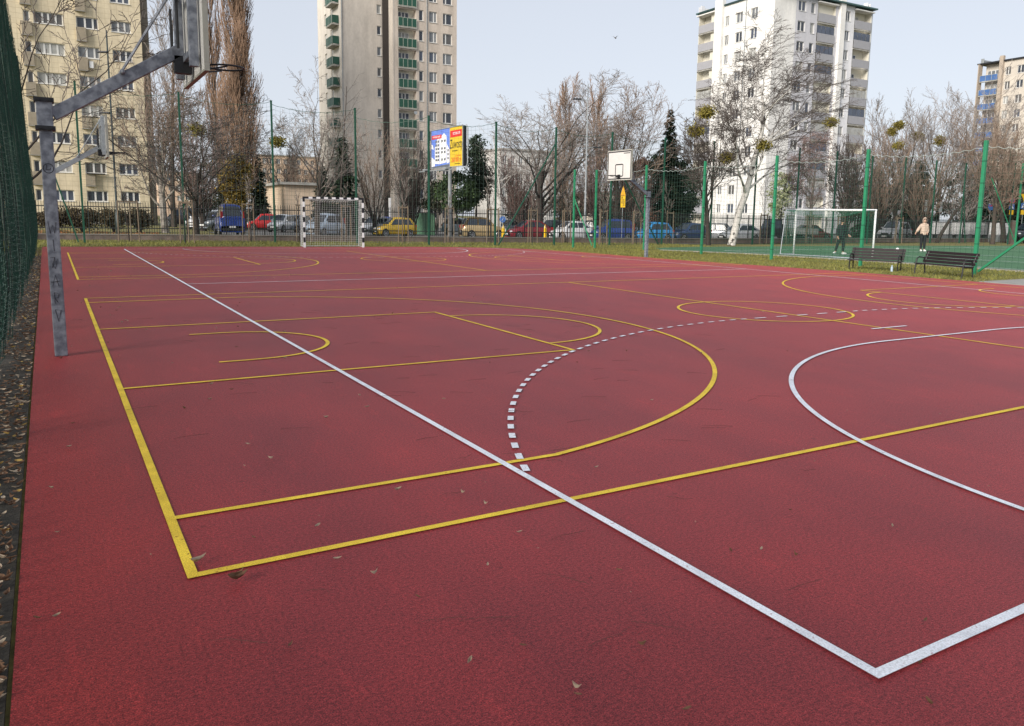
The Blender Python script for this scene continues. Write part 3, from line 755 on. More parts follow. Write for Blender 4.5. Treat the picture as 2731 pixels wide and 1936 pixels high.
# ------------------------------------------------------------------ trees
M_bark = mat('grey_bark', (.085, .068, .055), .9, c2=(.045, .036, .030), scale=5, bump=.8, bscale=25)
M_barkd = mat('dark_bark', (.042, .032, .027), .9, var=.35, scale=5, bump=.8, bscale=25)
M_barkw = mat('birch_bark', (.58, .55, .51), .85, c2=(.03, .025, .022), scale=3.0, thr=(.36, .46), bump=.4)
M_barkp = mat('pale_bark', (.34, .31, .27), .85, c2=(.12, .10, .085), scale=2.5, thr=(.35, .6))
M_tw = {'grey': mat('grey_twigs', (.20, .17, .15), .9, scale=.8, var=.3), 'brown': mat('brown_twigs', (.20, .145, .11), .9, scale=.8, var=.3), 'red': mat('reddish_twigs', (.185, .125, .11), .9, scale=.8, var=.3), 'gold': mat('golden_brown_twigs', (.235, .15, .10), .9, scale=.5, var=.35),
        'dark': mat('dark_twigs', (.085, .068, .06), .9, scale=.8, var=.3), 'olive': mat('olive_twigs', (.12, .10, .06), .9, scale=.8, var=.3), 'pale': mat('pale_twigs', (.27, .235, .215), .9, scale=.8, var=.3)}
def rotdir(d, ang, rng):
    ax = d.orthogonal().normalized(); ax.rotate(Matrix.Rotation(rng.uniform(0, 6.283), 3, d)); q = d.copy(); q.rotate(Matrix.Rotation(ang, 3, ax)); return q
def grow(paths, p, d, L, r, lev, P, rng):
    n = P['seg'][lev]; pts = [p.copy()]; rad = [r]; dirs = [d.copy()]
    for i in range(n):
        j = P['jit'][lev]
        d = (d+Vector((rng.uniform(-j, j), rng.uniform(-j, j), rng.uniform(-j, j)+P['trop'][lev]))+P.get('lean', Vector())*(lev > 0)).normalized()
        p = p+d*(L/n); pts.append(p.copy()); rad.append(max(P['rmin'], r*(1-(1-P['tap'][lev])*(i+1)/n))); dirs.append(d.copy())
    paths.append((lev, pts, rad))
    if lev+1 >= len(P['n']): return
    k = P['n'][lev+1]; k = max(1, int(k*rng.uniform(.75, 1.25)))
    t0 = P['start'][lev]
    for c in range(k):
        t = t0+(1-t0)*((c+rng.random())/k); f = t*n; i = min(n-1, int(f)); q = pts[i].lerp(pts[i+1], f-i)
        rr = rad[i]+(rad[i+1]-rad[i])*(f-i)
        a = P['ang'][lev+1]*rng.uniform(.65, 1.3)
        nd = rotdir(dirs[i], a, rng)
        if nd.z < P.get('zmin', -.3): nd.z = abs(nd.z)*.3; nd.normalize()
        ln = L*P['len'][lev+1]*rng.uniform(.7, 1.2)*(1-P['short'][lev]*t)
        grow(paths, q, nd, ln, max(P['rmin'], rr*P['rr'][lev+1]), lev+1, P, rng)
KIND = {
 'spread': dict(tf=.40, n=[1, 12, 9, 7, 6], seg=[6, 7, 5, 4, 3], jit=[.08, .20, .24, .28, .32], trop=[.05, .13, .09, .06, .03], tap=[.50, .16, .2, .3, .4], start=[.28, .18, .12, .08], ang=[0, .68, .62, .66, .7], len=[1, 1.35, .50, .5, .5], short=[.25, .35, .35, .3], rr=[1, .42, .45, .48, .6], rmin=.013),
 'fast': dict(n=[1, 62, 12, 8], seg=[8, 6, 5, 3], jit=[.03, .05, .08, .14], trop=[.1, .26, .26, .18], tap=[.08, .2, .3, .4], start=[.05, .12, .08], ang=[0, .34, .26, .30], len=[1, .34, .5, .5], short=[.45, .4, .3], rr=[1, .22, .45, .6], rmin=.017),
 'birch': dict(n=[1, 13, 10, 8, 6], seg=[9, 9, 7, 5, 4], jit=[.13, .17, .2, .26, .28], trop=[.05, .07, .03, -.01, -.09], tap=[.25, .16, .25, .35, .5], start=[.30, .15, .12, .1], ang=[0, .72, .62, .62, .7], len=[1, .80, .5, .5, .5], short=[.5, .35, .3, .3], rr=[1, .42, .45, .5, .6], rmin=.010, lean=Vector((.026, -.016, .0)), split=.62),
 'weep': dict(n=[1, 14, 10, 11], seg=[7, 6, 6, 6], jit=[.08, .16, .2, .2], trop=[.05, .06, -.04, -.22], tap=[.2, .2, .3, .4], start=[.3, .15, .08], ang=[0, .7, .7, .6], len=[1, .45, .55, .7], short=[.4, .3, .2], rr=[1, .4, .45, .5], rmin=.014, zmin=-1),
 'bush': dict(n=[1, 24, 11, 8], seg=[3, 7, 5, 4], jit=[.05, .12, .18, .26], trop=[.1, .13, .09, .04], tap=[.8, .12, .25, .4], start=[.1, .12, .08], ang=[0, .5, .5, .55], len=[1, 5.0, .42, .5], short=[.1, .35, .3], rr=[1, .30, .42, .55], rmin=.015),
 'young': dict(n=[1, 12, 6], seg=[6, 4, 3], jit=[.04, .12, .2], trop=[.05, .12, .06], tap=[.3, .3, .4], start=[.45, .2], ang=[0, .6, .6], len=[1, .3, .45], short=[.5, .3], rr=[1, .4, .5], rmin=.009)}
def bare_tree(name, label, kind, u, D, vtop, hw, bark, twig, seed, r0=None, group='bare trees beyond the court', vb=None, over=None, ucrown=None, at=None):
    q = at if at else XY(u, D)
    H = HV(q, u, vtop)-gz(q.x, q.y); W_ = hw*D/F
    P = dict(KIND[kind]); P.update(over or {}); rng = random.Random(seed); paths = []
    grow(paths, Vector((0, 0, 0)), Vector((0, 0, 1)), H*(P.get('tf', .62) if kind in ('spread', 'birch') else .12 if kind == 'bush' else .95), r0 or H*.021, 0, P, rng)
    mz = max(p.z for _, ps, _ in paths for p in ps)
    xs_ = sorted(abs(p.x*rt.x+p.y*rt.y) for l, ps, _ in paths for p in ps if l >= 2); wx = xs_[int(len(xs_)*.96)] or 1
    sx, sz = max(.3, min(3, W_/wx)), H/mz
    off = (ucrown-u)*D/F if ucrown else 0
    t = thing(name, label, 'tree', P3(q, -.05), 0, group)
    tr, cr = MB(), MB()
    for l, ps, rd in paths:
        big = l <= 1
        pts = []
        for p in ps:
            k = off*(max(0, p.z*sz/H))**1.2
            pts.append((p.x*sx+rt.x*k, p.y*sx+rt.y*k, p.z*sz))
        if l == 1 and P.get('split'):
            k = max(1, int(len(pts)*P['split'])); tr.tube(pts[:k+1], rd[:k+1], 5, False); cr.tube(pts[k:], rd[k:], 5, False)
        else: (tr if big else cr).tube(pts, rd, 8 if l == 0 else 5 if l == 1 else 3, False)
    tr.build('trunk', bark, t, True); cr.build('crown', M_tw[twig], t)
    return t, H, W_
def lobes(mb, rng, c, rad, n, m_, s, flat=.7, drop=0.0):
    for i in range(n):
        while True:
            p = Vector((rng.uniform(-1, 1), rng.uniform(-1, 1), rng.uniform(-1, 1)))
            if .25 < p.length < 1: break
        p = p*(p.length**-.35); cc = Vector((c[0]+p.x*rad[0], c[1]+p.y*rad[1], c[2]+p.z*rad[2])); cl = rng.uniform(.5, 1.2)
        for k in range(m_):
            d = Vector((rng.gauss(0, 1), rng.gauss(0, 1), rng.gauss(0, flat)))*cl*s*2.0; o = cc+d
            a = Vector((rng.uniform(-1, 1), rng.uniform(-1, 1), rng.uniform(-1, 1)-drop)).normalized()*s; b = a.orthogonal(); b.rotate(Matrix.Rotation(rng.uniform(0, 6.3), 3, a.normalized())); b = b.normalized()*s*.45
            mb.add([o-a*.5-b*.2, o+b, o+a, o-b], [(0, 1, 2, 3)])
def conifer(name, label, u, D, vtop, hw, m, seed, tip=1.0, dens=1.0, group='evergreen trees beyond the fence', shape=.85, base=.03):
    q = XY(u, D); H = HV(q, u, vtop)-gz(q.x, q.y); Rm = hw*D/F; rng = random.Random(seed)
    t = thing(name, label, 'tree', P3(q, -.05), 0, group)
    MB().tube([(0, 0, 0), (.03, 0, H*.5), (0, 0, H*.99)], [H*.016, H*.009, .012], 7).build('trunk', M_barkd, t, True)
    cr = MB(); nw_ = int(74*dens)
    for i in range(nw_):
        z = H*(base+(1-base)*i/nw_); fr_ = 1-z/H
        rr = Rm*(fr_**shape)*rng.uniform(.65, 1.15)+.12
        nb = int(5+5*fr_)
        for k in range(nb):
            a = rng.uniform(0, 6.283); l = rr*rng.uniform(.6, 1.1); pts = []
            for s in range(5):
                f = s/4; pts.append(Vector((math.cos(a)*l*f, math.sin(a)*l*f, z+.12*l-.42*l*f*f+.16*l*f*f*f)))
            cr.tube(pts, [.02, .016, .012, .008, .005], 3, False)
            nn = max(6, int(l*24*dens))
            for s in range(nn):
                f = rng.uniform(.15, 1); i0 = min(3, int(f*4)); p = pts[i0].lerp(pts[i0+1], f*4-i0)
                d = Vector((math.cos(a)+rng.uniform(-.9, .9), math.sin(a)+rng.uniform(-.9, .9), rng.uniform(-.75, .25))).normalized()*rng.uniform(.20, .46)*(.7+.5*fr_); b = d.cross(Vector((rng.uniform(-.3, .3), rng.uniform(-.3, .3), 1))).normalized()*.085*(1+fr_)
                cr.add([p-b*.4, p+d*.5+b, p+d, p+d*.5-b], [(0, 1, 2, 3)])
    cr.build('crown', m, t); return t
def leafy(name, label, cat, u, D, vtop, vbot, hw, m, seed, n=40, m_=60, s=.16, group=None, stem=True, depth=.8, drop=0.0, twigs=None):
    q = XY(u, D); z1 = HV(q, u, vtop); z0 = max(gz(q.x, q.y), HV(q, u, vbot)); Rw = hw*D/F; rng = random.Random(seed)
    b = gz(q.x, q.y)
    t = thing(name, label, cat, (q.x, q.y, b-.03), 0, group)
    if stem:
        st = MB()
        for k in range(5):
            a = rng.uniform(0, 6.3); st.tube([(0, 0, 0), (.2*Rw*math.cos(a), .2*Rw*math.sin(a), (z1-b)*.45), (.5*Rw*math.cos(a), .5*Rw*math.sin(a), (z1-b)*.85)], [.06, .04, .015], 5, False)
        st.build('stem' if cat != 'tree' else 'trunk', M_barkd, t)
    cr = MB(); lobes(cr, rng, (0, 0, (z0+z1)/2-b), (Rw*.85, Rw*depth*.85, (z1-z0)/2*.85), n, m_, s, drop=drop)
    cr.build('foliage' if cat != 'tree' else 'crown', m, t); return t
M_spr = mat('spruce_needles', (.036, .060, .026), .8, c2=(.016, .028, .014), scale=1.1)
M_pine = mat('pine_needles', (.040, .075, .032), .8, c2=(.018, .034, .018), scale=1.0)
M_pineg = mat('bright_pine_needles', (.060, .105, .030), .8, c2=(.026, .048, .018), scale=1.0)
M_thu = mat('thuja_leaves', (.035, .060, .028), .8, c2=(.014, .026, .014), scale=1.2)
M_yelf = mat('autumn_yellow_leaves', (.30, .20, .035), .8, c2=(.13, .10, .02), scale=1.2)
M_mist = mat('mistletoe_leaves', (.27, .22, .035), .8, c2=(.13, .11, .02), scale=2)
M_hedge = mat('hedge_leaves', (.10, .075, .035), .85, c2=(.05, .038, .018), scale=1.2)
M_palel = mat('pale_green_leaves', (.42, .44, .26), .8, c2=(.22, .25, .12), scale=1.4)
M_rust = mat('rust_leaves', (.22, .085, .05), .85, c2=(.11, .045, .03), scale=1.3)
M_ivy = mat('dark_olive_leaves', (.055, .06, .028), .85, c2=(.022, .026, .014), scale=1.0)
T = 'tree'
BT = bare_tree
BT('bare_tree', 'dark bare tree leaning over the left net with curving branches', 'spread', 40, 46, -160, 330, M_barkd, 'dark', 5, .24, over=dict(n=[1, 10, 8, 6, 4], trop=[.05, .05, .03, 0, 0], rmin=.018, tap=[.5, .2, .25, .3, .4]))
BT('plane_tree', 'tall thin bare tree with pale flaking trunk by the cream tower corner', 'spread', 438, 66, 118, 120, M_barkp, 'brown', 21, .30, over=dict(trop=[.05, .2, .1, .05, .0], ang=[0, .55, .6, .7, .7]))
BT('bare_tree', 'dark limbed bare tree with wide crown and yellow mistletoe left of the poplars', 'spread', 521, 60, 235, 190, M_barkd, 'dark', 33, .26)
BT('poplar', 'tall slender bare poplar with thin brown crown behind the hoop board', 'fast', 462, 92, -120, 62, M_bark, 'grey', 41, .30, over=dict(n=[1, 26, 8, 6]))
BT('poplar', 'broad bare brown poplar towering right of the hoop rim', 'fast', 645, 88, -200, 42, M_bark, 'gold', 42, .5, over=dict(n=[1, 80, 12, 8]))
BT('poplar', 'narrower bare brown poplar standing close behind the yellow leaved tree', 'fast', 594, 94, -110, 30, M_bark, 'gold', 43, .42, over=dict(n=[1, 44, 10, 7]))
BT('bare_tree', 'bushy reddish bare tree filling the gap below the hoop arm', 'bush', 540, 78, 250, 62, M_barkd, 'red', 44, .3, over=dict(n=[1, 15, 9, 6]))
BT('bare_tree', 'grey bare tree with sparse upswept branches rising behind the striped goal', 'spread', 847, 62, 118, 110, M_bark, 'grey', 51, .27, over=dict(n=[1, 12, 8, 6, 4], trop=[.05, .14, .08, .03, 0]))
BT('bare_tree', 'thin leaning bare tree in front of the beige tower balconies', 'young', 905, 74, 170, 60, M_bark, 'grey', 52, .10)
BT('bare_tree', 'multi stemmed brown bare tree against the blank grey tower wall', 'bush', 1000, 82, 305, 62, M_barkd, 'brown', 53, .28, over=dict(n=[1, 16, 9, 7]))
BT('bare_tree', 'dense dark bare tree covering the foot of the green balconies', 'bush', 1098, 88, 335, 52, M_barkd, 'dark', 54, .3, over=dict(n=[1, 20, 11, 8]))
BT('bare_tree', 'large wide bare tree with arching limbs in the middle of the view', 'spread', 1440, 78, 178, 200, M_barkd, 'grey', 61, .42)
BT('poplar', 'slim bare poplar just left of the tall lamp post', 'fast', 1497, 100, 188, 34, M_bark, 'gold', 62, .3, over=dict(n=[1, 40, 9, 7]))
BT('poplar', 'slim bare poplar just right of the tall lamp post', 'fast', 1588, 100, 192, 36, M_bark, 'gold', 63, .3, over=dict(n=[1, 40, 9, 7]))
BT('bare_tree', 'rounded bare tree spreading between the lamp post and the spruce', 'spread', 1640, 82, 208, 120, M_bark, 'brown', 64, .34)
BT('birch_tree', 'slim pale birch left of the dark red car', 'young', 1334, 80, 330, 60, M_barkw, 'pale', 65, .12, over=dict(n=[1, 18, 6]))
BT('bare_tree', 'low reddish bare tree above the dark red car', 'bush', 1395, 84, 370, 70, M_barkd, 'red', 66, .22)
BT('bare_tree', 'low brown thicket of bare stems behind the silver car', 'bush', 1520, 86, 385, 70, M_barkd, 'brown', 67, .24, over=dict(n=[1, 16, 9, 7]))
BT('bare_tree', 'rusty bare tree behind the white backboard', 'bush', 1600, 84, 350, 62, M_barkd, 'red', 68, .24)
BT('bare_tree', 'low rusty bare tree left of the dark spruce', 'bush', 1685, 84, 385, 60, M_barkd, 'red', 69, .22)
BT('bare_tree', 'dark crooked bare tree with clumps of mistletoe beside the white tower', 'spread', 1893, 59, 262, 105, M_barkd, 'dark', 71, .19, ucrown=1855)
BT('birch_tree', 'tall white barked birch sweeping across the white tower', 'birch', 1954, 60, 30, 205, M_barkw, 'dark', 74, .30, ucrown=2050)
BT('birch_tree', 'weeping birch with hanging reddish twigs before the white tower', 'weep', 2162, 80, 330, 70, M_barkp, 'red', 75, .2)
BT('bare_tree', 'tangled dark bare tree at the right foot of the white tower', 'spread', 2262, 78, 355, 60, M_barkd, 'dark', 76, .2)
BT('bare_tree', 'upswept bare tree with mistletoe right of the white tower', 'spread', 2390, 92, 232, 75, M_bark, 'grey', 81, .3, over=dict(trop=[.05, .3, .22, .15, .05], ang=[0, .55, .5, .5, .5]))
BT('bare_tree', 'tall pale bare tree in the middle of the right hand grove', 'spread', 2500, 96, 205, 80, M_bark, 'pale', 82, .3, over=dict(trop=[.05, .3, .22, .15, .05], ang=[0, .55, .5, .5, .5]))
BT('bare_tree', 'broad bare tree before the blue balconies', 'spread', 2590, 92, 190, 85, M_bark, 'pale', 83, .3, over=dict(trop=[.05, .3, .22, .15, .05], ang=[0, .55, .5, .5, .5]))
BT('bare_tree', 'brown bare tree at the right edge over the street signs', 'spread', 2680, 86, 265, 100, M_bark, 'brown', 84, .3)
BT('bare_tree', 'reddish bare shrub tree with mistletoe balls behind the hooded player', 'bush', 2350, 88, 320, 70, M_barkd, 'brown', 85, .24, over=dict(n=[1, 15, 9, 7]))
BT('bare_tree', 'brown thicket of bare stems behind the white barrier', 'bush', 2450, 90, 330, 75, M_barkd, 'brown', 86, .24, over=dict(n=[1, 16, 9, 7]))
BT('bare_tree', 'thicket of pale bare stems behind the tall green posts', 'bush', 2560, 90, 340, 80, M_barkd, 'pale', 87, .24, over=dict(n=[1, 16, 9, 7]))
BT('bare_tree', 'thin leaning dark trunked tree left of the white barrier', 'young', 2503, 79, 470, 60, M_barkd, 'dark', 88, .2, ucrown=2590)
BT('bare_tree', 'straight pale trunked tree inside the fence by the brick pillar', 'spread', 2652, 77, 300, 80, M_bark, 'brown', 89, .24, ucrown=2680)
BT('bare_tree', 'grey bare tree far behind the low garage roof', 'spread', 760, 125, 330, 75, M_bark, 'grey', 90, .3)
BT('bare_tree', 'small bare tree against the orange flats', 'spread', 815, 115, 380, 60, M_bark, 'brown', 91, .3)
conifer('spruce_tree', 'tall dark spruce with a narrow spire left of the white tower', 1778, 86, 288, 70, M_spr, 1, dens=1.3, shape=.80)
leafy('thuja_tree', 'dark green thuja right of the billboard', 'tree', 1268, 88, 338, 575, 30, M_thu, 2, 90, 80, .17, 'evergreen trees beyond the fence', drop=.5)
conifer('pine_tree', 'dark green pine between the striped goal and the grey tower wall', 918, 78, 362, 52, M_pine, 3, shape=.5)
conifer('spruce_tree', 'dark blue green spruce behind the garage beside the yellow tree', 690, 98, 408, 36, M_spr, 4, shape=.7)
conifer('spruce_tree', 'short dark spruce behind the trunk of the goal side tree', 862, 92, 440, 36, M_spr, 5, shape=.7)
conifer('spruce_tree', 'dark evergreen right of the football goal behind the parked silver car', 2330, 94, 440, 55, M_spr, 6, shape=.5)
conifer('spruce_tree', 'dark evergreen behind the two grey road signs', 2440, 96, 425, 60, M_pine, 7, shape=.5)
conifer('spruce_tree', 'dark evergreen behind the blue road sign', 2610, 98, 430, 60, M_spr, 8, shape=.5)
conifer('spruce_tree', 'dark evergreen at the right edge behind the yellow triangle sign', 2710, 100, 450, 60, M_pine, 9, shape=.5)
leafy('pine_bush', 'wide bright green pine bush under the billboard', 'bush', 1225, 84, 448, 575, 62, M_pineg, 11, 60, 90, .2, drop=.3)
leafy('evergreen_bush', 'olive evergreen bush left of the billboard pole', 'bush', 1165, 88, 480, 580, 40, M_ivy, 12, 34, 70, .18)
leafy('yellow_tree', 'yellow leaved tree glowing at the foot of the poplars', 'tree', 634, 74, 395, 565, 34, M_yelf, 13, 80, 85, .18)
leafy('ivy_tree', 'dark ivy covered tree trunk behind the blue van', 'tree', 555, 84, 420, 580, 60, M_ivy, 14, 40, 70, .2)
leafy('pale_bush', 'pale green leaved bush in front of the white tower', 'bush', 2078, 80, 432, 590, 36, M_palel, 15, 40, 60, .15)
leafy('evergreen_bush', 'dark evergreen undergrowth right of the dark spruce', 'bush', 1826, 87, 405, 600, 40, M_spr, 16, 70, 80, .19)
leafy('evergreen_bush', 'dark evergreen undergrowth left of the dark spruce', 'bush', 1742, 87, 395, 600, 34, M_spr, 17, 70, 80, .19)
leafy('rust_bush', 'small rusty orange bush beside the foot of the spruce', 'bush', 1733, 82, 560, 600, 18, M_rust, 18, 14, 40, .12)
leafy('rust_tree', 'rust red leaved tree behind the hoop with the white board', 'tree', 1705, 90, 418, 470, 30, M_rust, 19, 24, 60, .17)
leafy('evergreen_bush', 'dark shrubbery behind the red car in the middle', 'bush', 1400, 92, 505, 600, 75, M_ivy, 20, 40, 70, .2)
leafy('evergreen_bush', 'dark shrubbery behind the silver car in the middle', 'bush', 1530, 94, 500, 600, 70, M_ivy, 21, 40, 70, .2)
leafy('evergreen_bush', 'dark shrubbery behind the blue van in the middle', 'bush', 1640, 94, 530, 600, 50, M_ivy, 22, 24, 60, .2)
leafy('evergreen_bush', 'dark hedge mass behind the football goal', 'bush', 2280, 94, 455, 600, 60, M_ivy, 23, 40, 70, .2)
leafy('evergreen_bush', 'dark hedge mass behind the hooded player', 'bush', 2420, 95, 450, 605, 80, M_ivy, 24, 55, 70, .2)
leafy('evergreen_bush', 'dark hedge mass behind the white barrier', 'bush', 2560, 96, 450, 605, 80, M_ivy, 25, 55, 70, .2)
leafy('evergreen_bush', 'dark hedge mass behind the crossing signs', 'bush', 2690, 97, 460, 605, 70, M_ivy, 26, 45, 70, .2)
leafy('pale_bush', 'pale withered bush right of the thuja', 'bush', 1300, 90, 430, 520, 26, M_hedge, 27, 20, 50, .15)
hedge_spots = [(130, 62, 556, 606, 45), (215, 63, 552, 606, 48), (300, 64, 554, 606, 46), (372, 66, 556, 606, 36)]
for i, (u, D, a, b, hw) in enumerate(hedge_spots):
    leafy('hedge_bush', ['brown clipped hedge bush beside the graffitied pole', 'brown clipped hedge bush behind the leaning green brace', 'brown clipped hedge bush under the middle window column', 'brown clipped hedge bush nearest the pale plane trunk'][i], 'bush', u, D, a, b, hw, M_hedge, 30+i, 46, 60, .13, 'brown hedge along the cream tower')
lf = MB()
for i in range(700):
    q = XY(U(95, 420), U(57, 66)); leaf(lf, q.x, q.y, 0, U(.1, .2), U(.06, .1), U(0, 6), .6, U(-.4, .4))
tag(lf.build('fallen_leaves', mat('orange_fallen_leaves', (.36, .15, .06), .9, var=.3)), kind='stuff')
for i, (u, D, v, r_) in enumerate([(535, 60, 346, .45), (745, 61, 378, .26), (1843, 59, 352, .48), (1872, 59, 300, .5), (1930, 59, 420, .36), (2200, 79, 325, .6), (2027, 60, 388, .3), (2378, 92, 332, .75), (2360, 92, 350, .7), (2428, 92, 362, .75), (2380, 88, 388, .6), (2487, 95, 375, .8)]):
    q = XY(u, D); z = HV(q, u, v); mb = MB(); lobes(mb, random.Random(i), (0, 0, 0), (r_*.46, r_*.46, r_*.50), 28, 38, .12)
    L_ = ['single yellow mistletoe ball in the dark tree by the hoop arm', 'small dark mistletoe ball on the tree behind the goal', 'lower large mistletoe clump in the crooked tree by the white tower', 'upper large mistletoe clump in the crooked tree by the white tower', 'small mistletoe clump low in the crooked tree trunk side', 'dark mistletoe clump at the right side of the birch', 'tiny mistletoe clump on the low birch fork', 'highest mistletoe ball in the right hand grove', 'mistletoe ball just below the highest one in the grove', 'mistletoe ball hanging right of the highest in the grove', 'lowest mistletoe ball above the reddish shrub tree', 'mistletoe ball farthest right in the grove'][i]
    tag(mb.build('mistletoe', M_mist, loc=(q.x, q.y, z)), L_, 'mistletoe', 'mistletoe balls in the bare trees')

# staked saplings
M_stake = mat('raw_wood_stake', (.24, .18, .125), .85, c2=(.16, .12, .085), scale=4)
SP = [(345, (317, 373), 644, 'beside the tall dark lamp post at the left'), (495, (482, 519), 648, 'behind the second green fence post'), (670, (648, 679), 644, 'right of the blue van'), (800, (792, 831), 646, 'left inside the striped goal'), (925, (937, 912), 646, 'right inside the striped goal'),
      (1080, (1063, 1089), 648, 'in front of the yellow car'), (1200, (1187, 1211), 648, 'below the billboard'), (1309, (1298, 1330), 648, 'in front of the gold car'), (1420, (1408, 1433), 648, 'in front of the dark red car'), (1512, (1499, 1521), 648, 'in front of the silver car'),
      (1607, (1597, 1618), 652, 'in front of the blue van in the middle'), (1697, (1686, 1708), 652, 'left of the light blue hatchback'), (1785, (1776, 1794), 651, 'right of the light blue hatchback'), (2035, (2026, 2044), 649, 'left of the football goal'), (2105, (2096, 2116), 648, 'behind the left post of the football goal'), (2158, (2150, 2166), 648, 'in front of the pickup'), (2240, (2232, 2250), 648, 'behind the player in black'), (2398, (2388, 2404), 648, 'in front of the parked silver crossover')]
for i, (u, (a, b), v, where) in enumerate(SP):
    q = G(u, v); D = q.x*fw.x+q.y*fw.y; H = HV(q, u, v-175+(i*37 % 60))
    t = thing('sapling', 'slim bare staked young tree '+where, 'tree', (q.x, q.y, -.03), 0, 'staked young trees along the fence')
    P = dict(KIND['young']); rng = random.Random(200+i); ps = []; grow(ps, Vector((0, 0, 0)), Vector((0, 0, 1)), H, .035, 0, P, rng)
    tr, cr = MB(), MB()
    for l, p_, rd in ps: (tr if l == 0 else cr).tube(p_, rd, 6 if l == 0 else 3, False)
    tr.build('trunk', M_barkd, t, True); cr.build('crown', M_tw['grey'], t)
    A, B = G(a, v), G(b, v); C_ = (A+B)/2+Vector((.15, .55)); hs_ = 2.35
    t = thing('tree_stakes', 'wooden stakes round the young tree '+where, 'tree stakes', (q.x, q.y, 0), 0, 'stake sets along the fence')
    L_ = [A-q, B-q, C_-q]
    for k, p in enumerate(L_): MB().cyl((p.x, p.y, -.02), (p.x*.93, p.y*.93, hs_+.06*k), .036, .034, 8).build('stake', M_stake, t)
    cb = MB()
    for k in range(3):
        p, r_ = L_[k]*.93, L_[(k+1) % 3]*.93; cb.beam((p.x, p.y, hs_-.06), (r_.x, r_.y, hs_-.06), .04, .09)
    cb.build('crossbar', M_stake, t)

# ------------------------------------------------------------------ lamps, billboard, signs
M_lamp = mat('dark_green_grey_pole', (.035, .05, .05), .5); M_lampg = mat('grey_pole', (.28, .30, .31), .5)
def pole_lamp(u, vb, D, vt, arms, label, m):
    q = XY(u, D); t = thing('street_lamp', label, 'street lamp', P3(q), 0, 'tall street lamps'); g0 = gz(q.x, q.y); H = HV(q, u, vt)-g0
    MB().tube([(0, 0, -.1), (0, 0, 1.6), (0, 0, 1.62), (0, 0, H)], [.12, .11, .08, .05], 10).build('pole', m, t, True)
    for v, l in arms:
        z = HV(q, u, v)-g0; e = rt*l
        a = MB().tube([(0, 0, z-.1), (e.x*.5, e.y*.5, z), (e.x, e.y, z+.03)], .028, 6).build('arm', m, t)
        MB().box((e.x*1.25, e.y*1.25, z+.02), (.75, .28, .12), math.atan2(e.y, e.x)).build('lamp_head', M_dark, a, bevel=.03)
pole_lamp(311, 620, 58.5, 81, [(140, -.28), (302, -.35)], 'tall dark lamp post rising in front of the cream tower', M_lamp)
pole_lamp(1560, 640, 72, 224, [(265, -.75), (393, .75)], 'tall grey lamp post with two arms in the middle of the grove', M_lampg)
M_glow = mat('lamp_globe', (.55, .55, .5), .3)
for u, vt, D, lb in ((1120, 452, 92, 'park lamp left of the billboard pole'), (1114, 470, 98, 'second park lamp half hidden behind the first one'), (1341, 479, 90, 'park lamp beside the slim pale birch'), (1540, 488, 94, 'park lamp left of the green corner posts')):
    q = XY(u, D); g0 = gz(q.x, q.y); H = HV(q, u, vt)-g0; t = thing('park_lamp', 'short pale '+lb, 'park lamp', P3(q), 0, 'short park lamps')
    MB().cyl((0, 0, -.1), (0, 0, H-.3), .05, .04, 8).build('pole', M_lampg, t); MB().tube([(0, 0, H-.32), (0, 0, H-.08)], [.10, .24], 12).build('lamp_shade', M_glow, t); MB().tube([(0, 0, H-.08), (0, 0, H)], [.36, .06], 12).build('cap', M_gw, t)

def textobj(body, m, size, parent, loc, rot, align='CENTER', ext=.004, shear=0, sx=1.0, name='lettering'):
    cu = bpy.data.curves.new(name, 'FONT'); cu.body = body; cu.size = size; cu.align_x = align; cu.align_y = 'CENTER'; cu.extrude = ext; cu.shear = shear; cu.resolution_u = 3
    o = bpy.data.objects.new(name, cu); COL.objects.link(o); o.parent = parent; o.location = loc; o.rotation_euler = rot; o.scale = (sx, 1, 1); cu.materials.append(m)
    me = bpy.data.meshes.new_from_object(o); me.name = name; bpy.data.objects.remove(o)
    o = bpy.data.objects.new(name, me); COL.objects.link(o); o.parent = parent; o.location = loc; o.rotation_euler = rot; o.scale = (sx, 1, 1); return o
# billboard
a = XY(1151, 83.5); b = XY(1234, 77.5); ax = (b-a); L = ax.length; ax /= L; an = math.atan2(ax.y, ax.x)
z0 = HV(a, 1151, 450); z1 = HV(a, 1151, 349)
t = thing('billboard', 'large two part advertising billboard on a pole in front of the beige tower', 'billboard', (a.x, a.y, 0), an)
HB = z1-z0
MB().box((L/2, .22, z0+HB/2), (L, .42, HB)).build('panel', M_dark, t, bevel=.12)
fr = MB()
for x in (0, L): fr.box((x, -.02, z0+HB/2), (.07, .08, HB+.05))
for z in (z0, z1): fr.box((L/2, -.02, z), (L+.06, .08, .08))
fr.tube([(L+.25, .3, z0-.3), (L+.25, .3, z0+.05), (L+.32, .35, z0+.3), (L+.32, .35, z1-.25), (L+.1, .3, z1+.05)], .06, 6)
for k in range(4): fr.tube([(L*.55+k*.6, .3, z1), (L*.55+k*.6, .3, z1+.35)], .015, 4)
fr.tube([(L*.55, .3, z1+.35), (L*.55+2.2, .3, z1+.35)], .015, 4)
fr.build('frame', M_lampg, t)
M_pb = mat('poster_blue', (.10, .17, .62), .6, c2=(.16, .27, .66), scale=.5); M_py = mat('poster_yellow', (.66, .47, .03), .6, var=.04); M_pr = mat('poster_red', (.62, .03, .03), .6); M_pw = mat('poster_white', (.8, .8, .8), .6, var=.04); M_pg = mat('poster_grey', (.12, .13, .15), .6); M_po = mat('poster_orange', (.75, .12, .02), .6)
def flat(mb, pts, y): mb.add([(x*L, y, z0+z*HB) for x, z in pts], [tuple(range(len(pts)))])
